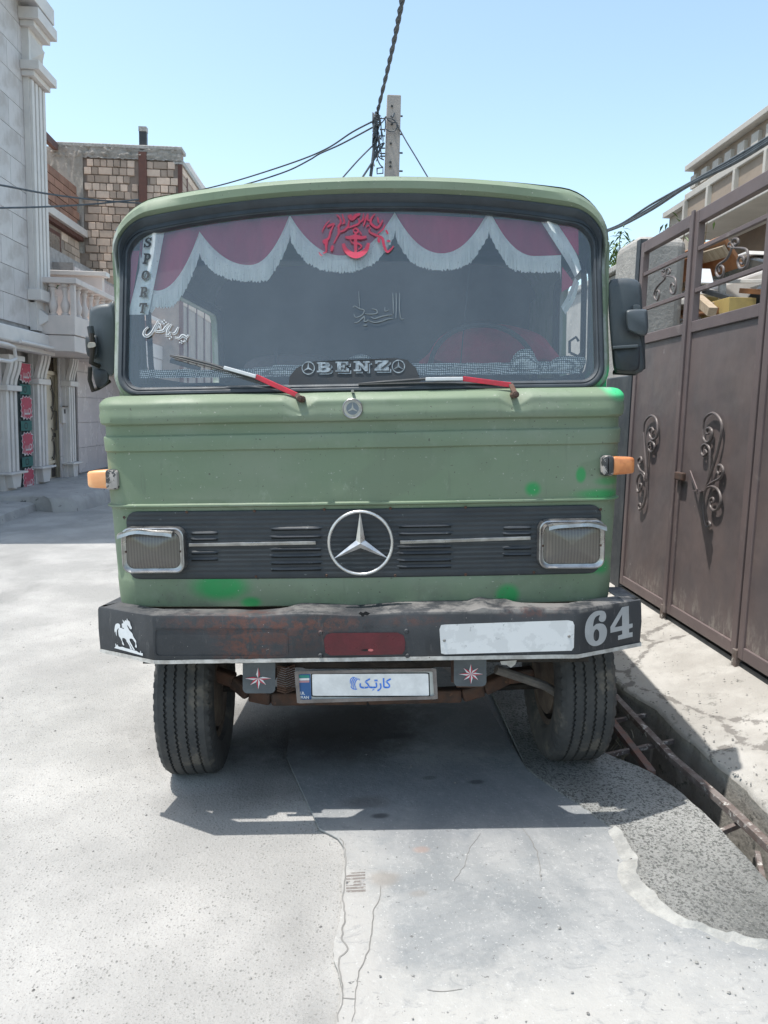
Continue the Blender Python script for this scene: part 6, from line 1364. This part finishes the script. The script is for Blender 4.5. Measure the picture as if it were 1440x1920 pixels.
for k in range(26):
    a = Vector((rnd.uniform(698, 712), rnd.uniform(208, 260))); P = [PL(a.x, a.y, -.2+rnd.uniform(-.05, .1))]
    for j in range(5): a += Vector((rnd.uniform(-5, 5), rnd.uniform(2, 16))); a.x = max(699, min(718, a.x)); P.append(PL(a.x, a.y, -.2+rnd.uniform(-.1, .1)))
    mb.tube(catmull(P, 3), .011, 5)
for k in range(9): c0_ = (rnd.uniform(702, 714), rnd.uniform(212, 236)); r_ = rnd.uniform(3, 6); mb.tube([PL(c0_[0]+r_*math.cos(t_*.7), c0_[1]+r_*math.sin(t_*.7), -.25) for t_ in range(9)], .010, 5)
for P in ([(722, 221), (735, 223), (745, 232)], [(726, 224), (736, 230), (744, 229)], [(724, 242), (730, 246), (738, 246), (744, 240), (744, 232)], [(722, 222), (723, 235), (721, 247)], [(712, 222), (720, 222), (724, 218)], [(707, 235), (716, 230), (722, 222)], [(702, 290), (710, 275), (718, 268)], [(708, 280), (707, 295), (712, 308), (718, 314)], [(706, 286), (712, 296), (720, 300)]): mb.tube(catmull([PL(u, v, -.18) for u, v in P], 4), .012, 5)
mb.tube(catmull([PL(u, v, -.2) for u, v in ((706, 210), (704, 240), (702, 270), (699, 300), (695, 330))], 4), .035, 6)
for v in (243, 255, 278, 288, 293): mb.tube([PL(712, v, -.1), PL(722, v, -.1)], .014, 5)
mb.tube([PL(706, 316, -.1), PL(718, 314, -.1), PL(718, 325, -.1), PL(707, 326, -.1), PL(707, 316, -.1)], .014, 5)
o = mb.build('cable_tangle', m_cab, po, sm=True); o['kind'] = 'stuff'
def cable(label, pts, r, grp='overhead cables', name='cable', twist=0):
    P = [wp(u, v, 1, y) for u, v, y in pts]; c_ = catmull(P, 8); o0 = P[0].copy(); mb = MB()
    if twist:
        for ph in (0, PI): mb.tube([p-o0+Vector((r*.45*math.cos(i*twist+ph), 0, r*.45*math.sin(i*twist+ph))) for i, p in enumerate(catmull(P, 24))], r*.62, 6)
    else: mb.tube([p-o0 for p in c_], r, 6)
    o = mb.build(name, m_cab, None, sm=True); o.location = o0; return tag(o, label, 'cable', grp)
cable('thick twisted cable climbing from the pole over the lorry roof out of the top', [(707, 212, 15.9), (722, 150, 13.5), (738, 80, 11.4), (752, 10, 9.8), (764, -60, 8.5), (776, -170, 7), (790, -330, 5.6)], .034, twist=.5)
cable('upper of the two thin cables drooping left from the pole', [(698, 228, 15.9), (660, 248, 16.3), (610, 280, 17), (540, 308, 18), (425, 344, 19.5), (330, 366, 21.0)], .016); cable('lower of the two thin cables drooping left from the pole', [(700, 238, 15.9), (640, 270, 16.4), (600, 288, 17), (580, 300, 17.4), (540, 320, 18), (480, 340, 19), (400, 362, 21.0)], .016)
cable('short cable dropping left from the pole to behind the cab roof', [(700, 272, 15.9), (672, 300, 15.8), (640, 336, 15.7)], .016); cable('steep cable crossing behind the pole tangle down to the cab roof', [(720, 268, 15.9), (702, 298, 15.8), (678, 335, 15.7)], .02)
cable('thin pale cable dropping right from the pole', [(745, 234, 15.9), (760, 262, 15.8), (780, 295, 15.7), (802, 332, 15.6)], .013)
cable('upper cable sagging across the brick house at the left', [(-60, 341, 11.2), (0, 347, 12.2), (80, 362, 13.4), (170, 374, 14.8), (260, 381, 15.5), (340, 384, 16)], .016); cable('lower cable crossing under the first in front of the brick house', [(-60, 391, 11.2), (0, 390, 12.2), (80, 388, 13.4), (170, 383, 14.8), (260, 374, 15.5)], .016)
for i, (d, lb) in enumerate(((0, 'uppermost cable of the bundle rising over the gate'), (5, 'middle cable of the bundle rising over the gate'), (9, 'lowest sagging cable of the bundle rising over the gate'))):
    cable(lb, [(1110, 440+d*.3, 12), (1160, 422+d*.4, 10.5), (1220, 384+d*1.1, 8.8), (1290, 345+d*.4, 7.4), (1370, 300+d, 6.3), (1440, 258+d, 5.4), (1520, 205+d, 4.6), (1640, 130+d, 3.9), (1900, -30+d, 3.1)], .012 if i < 2 else .015)
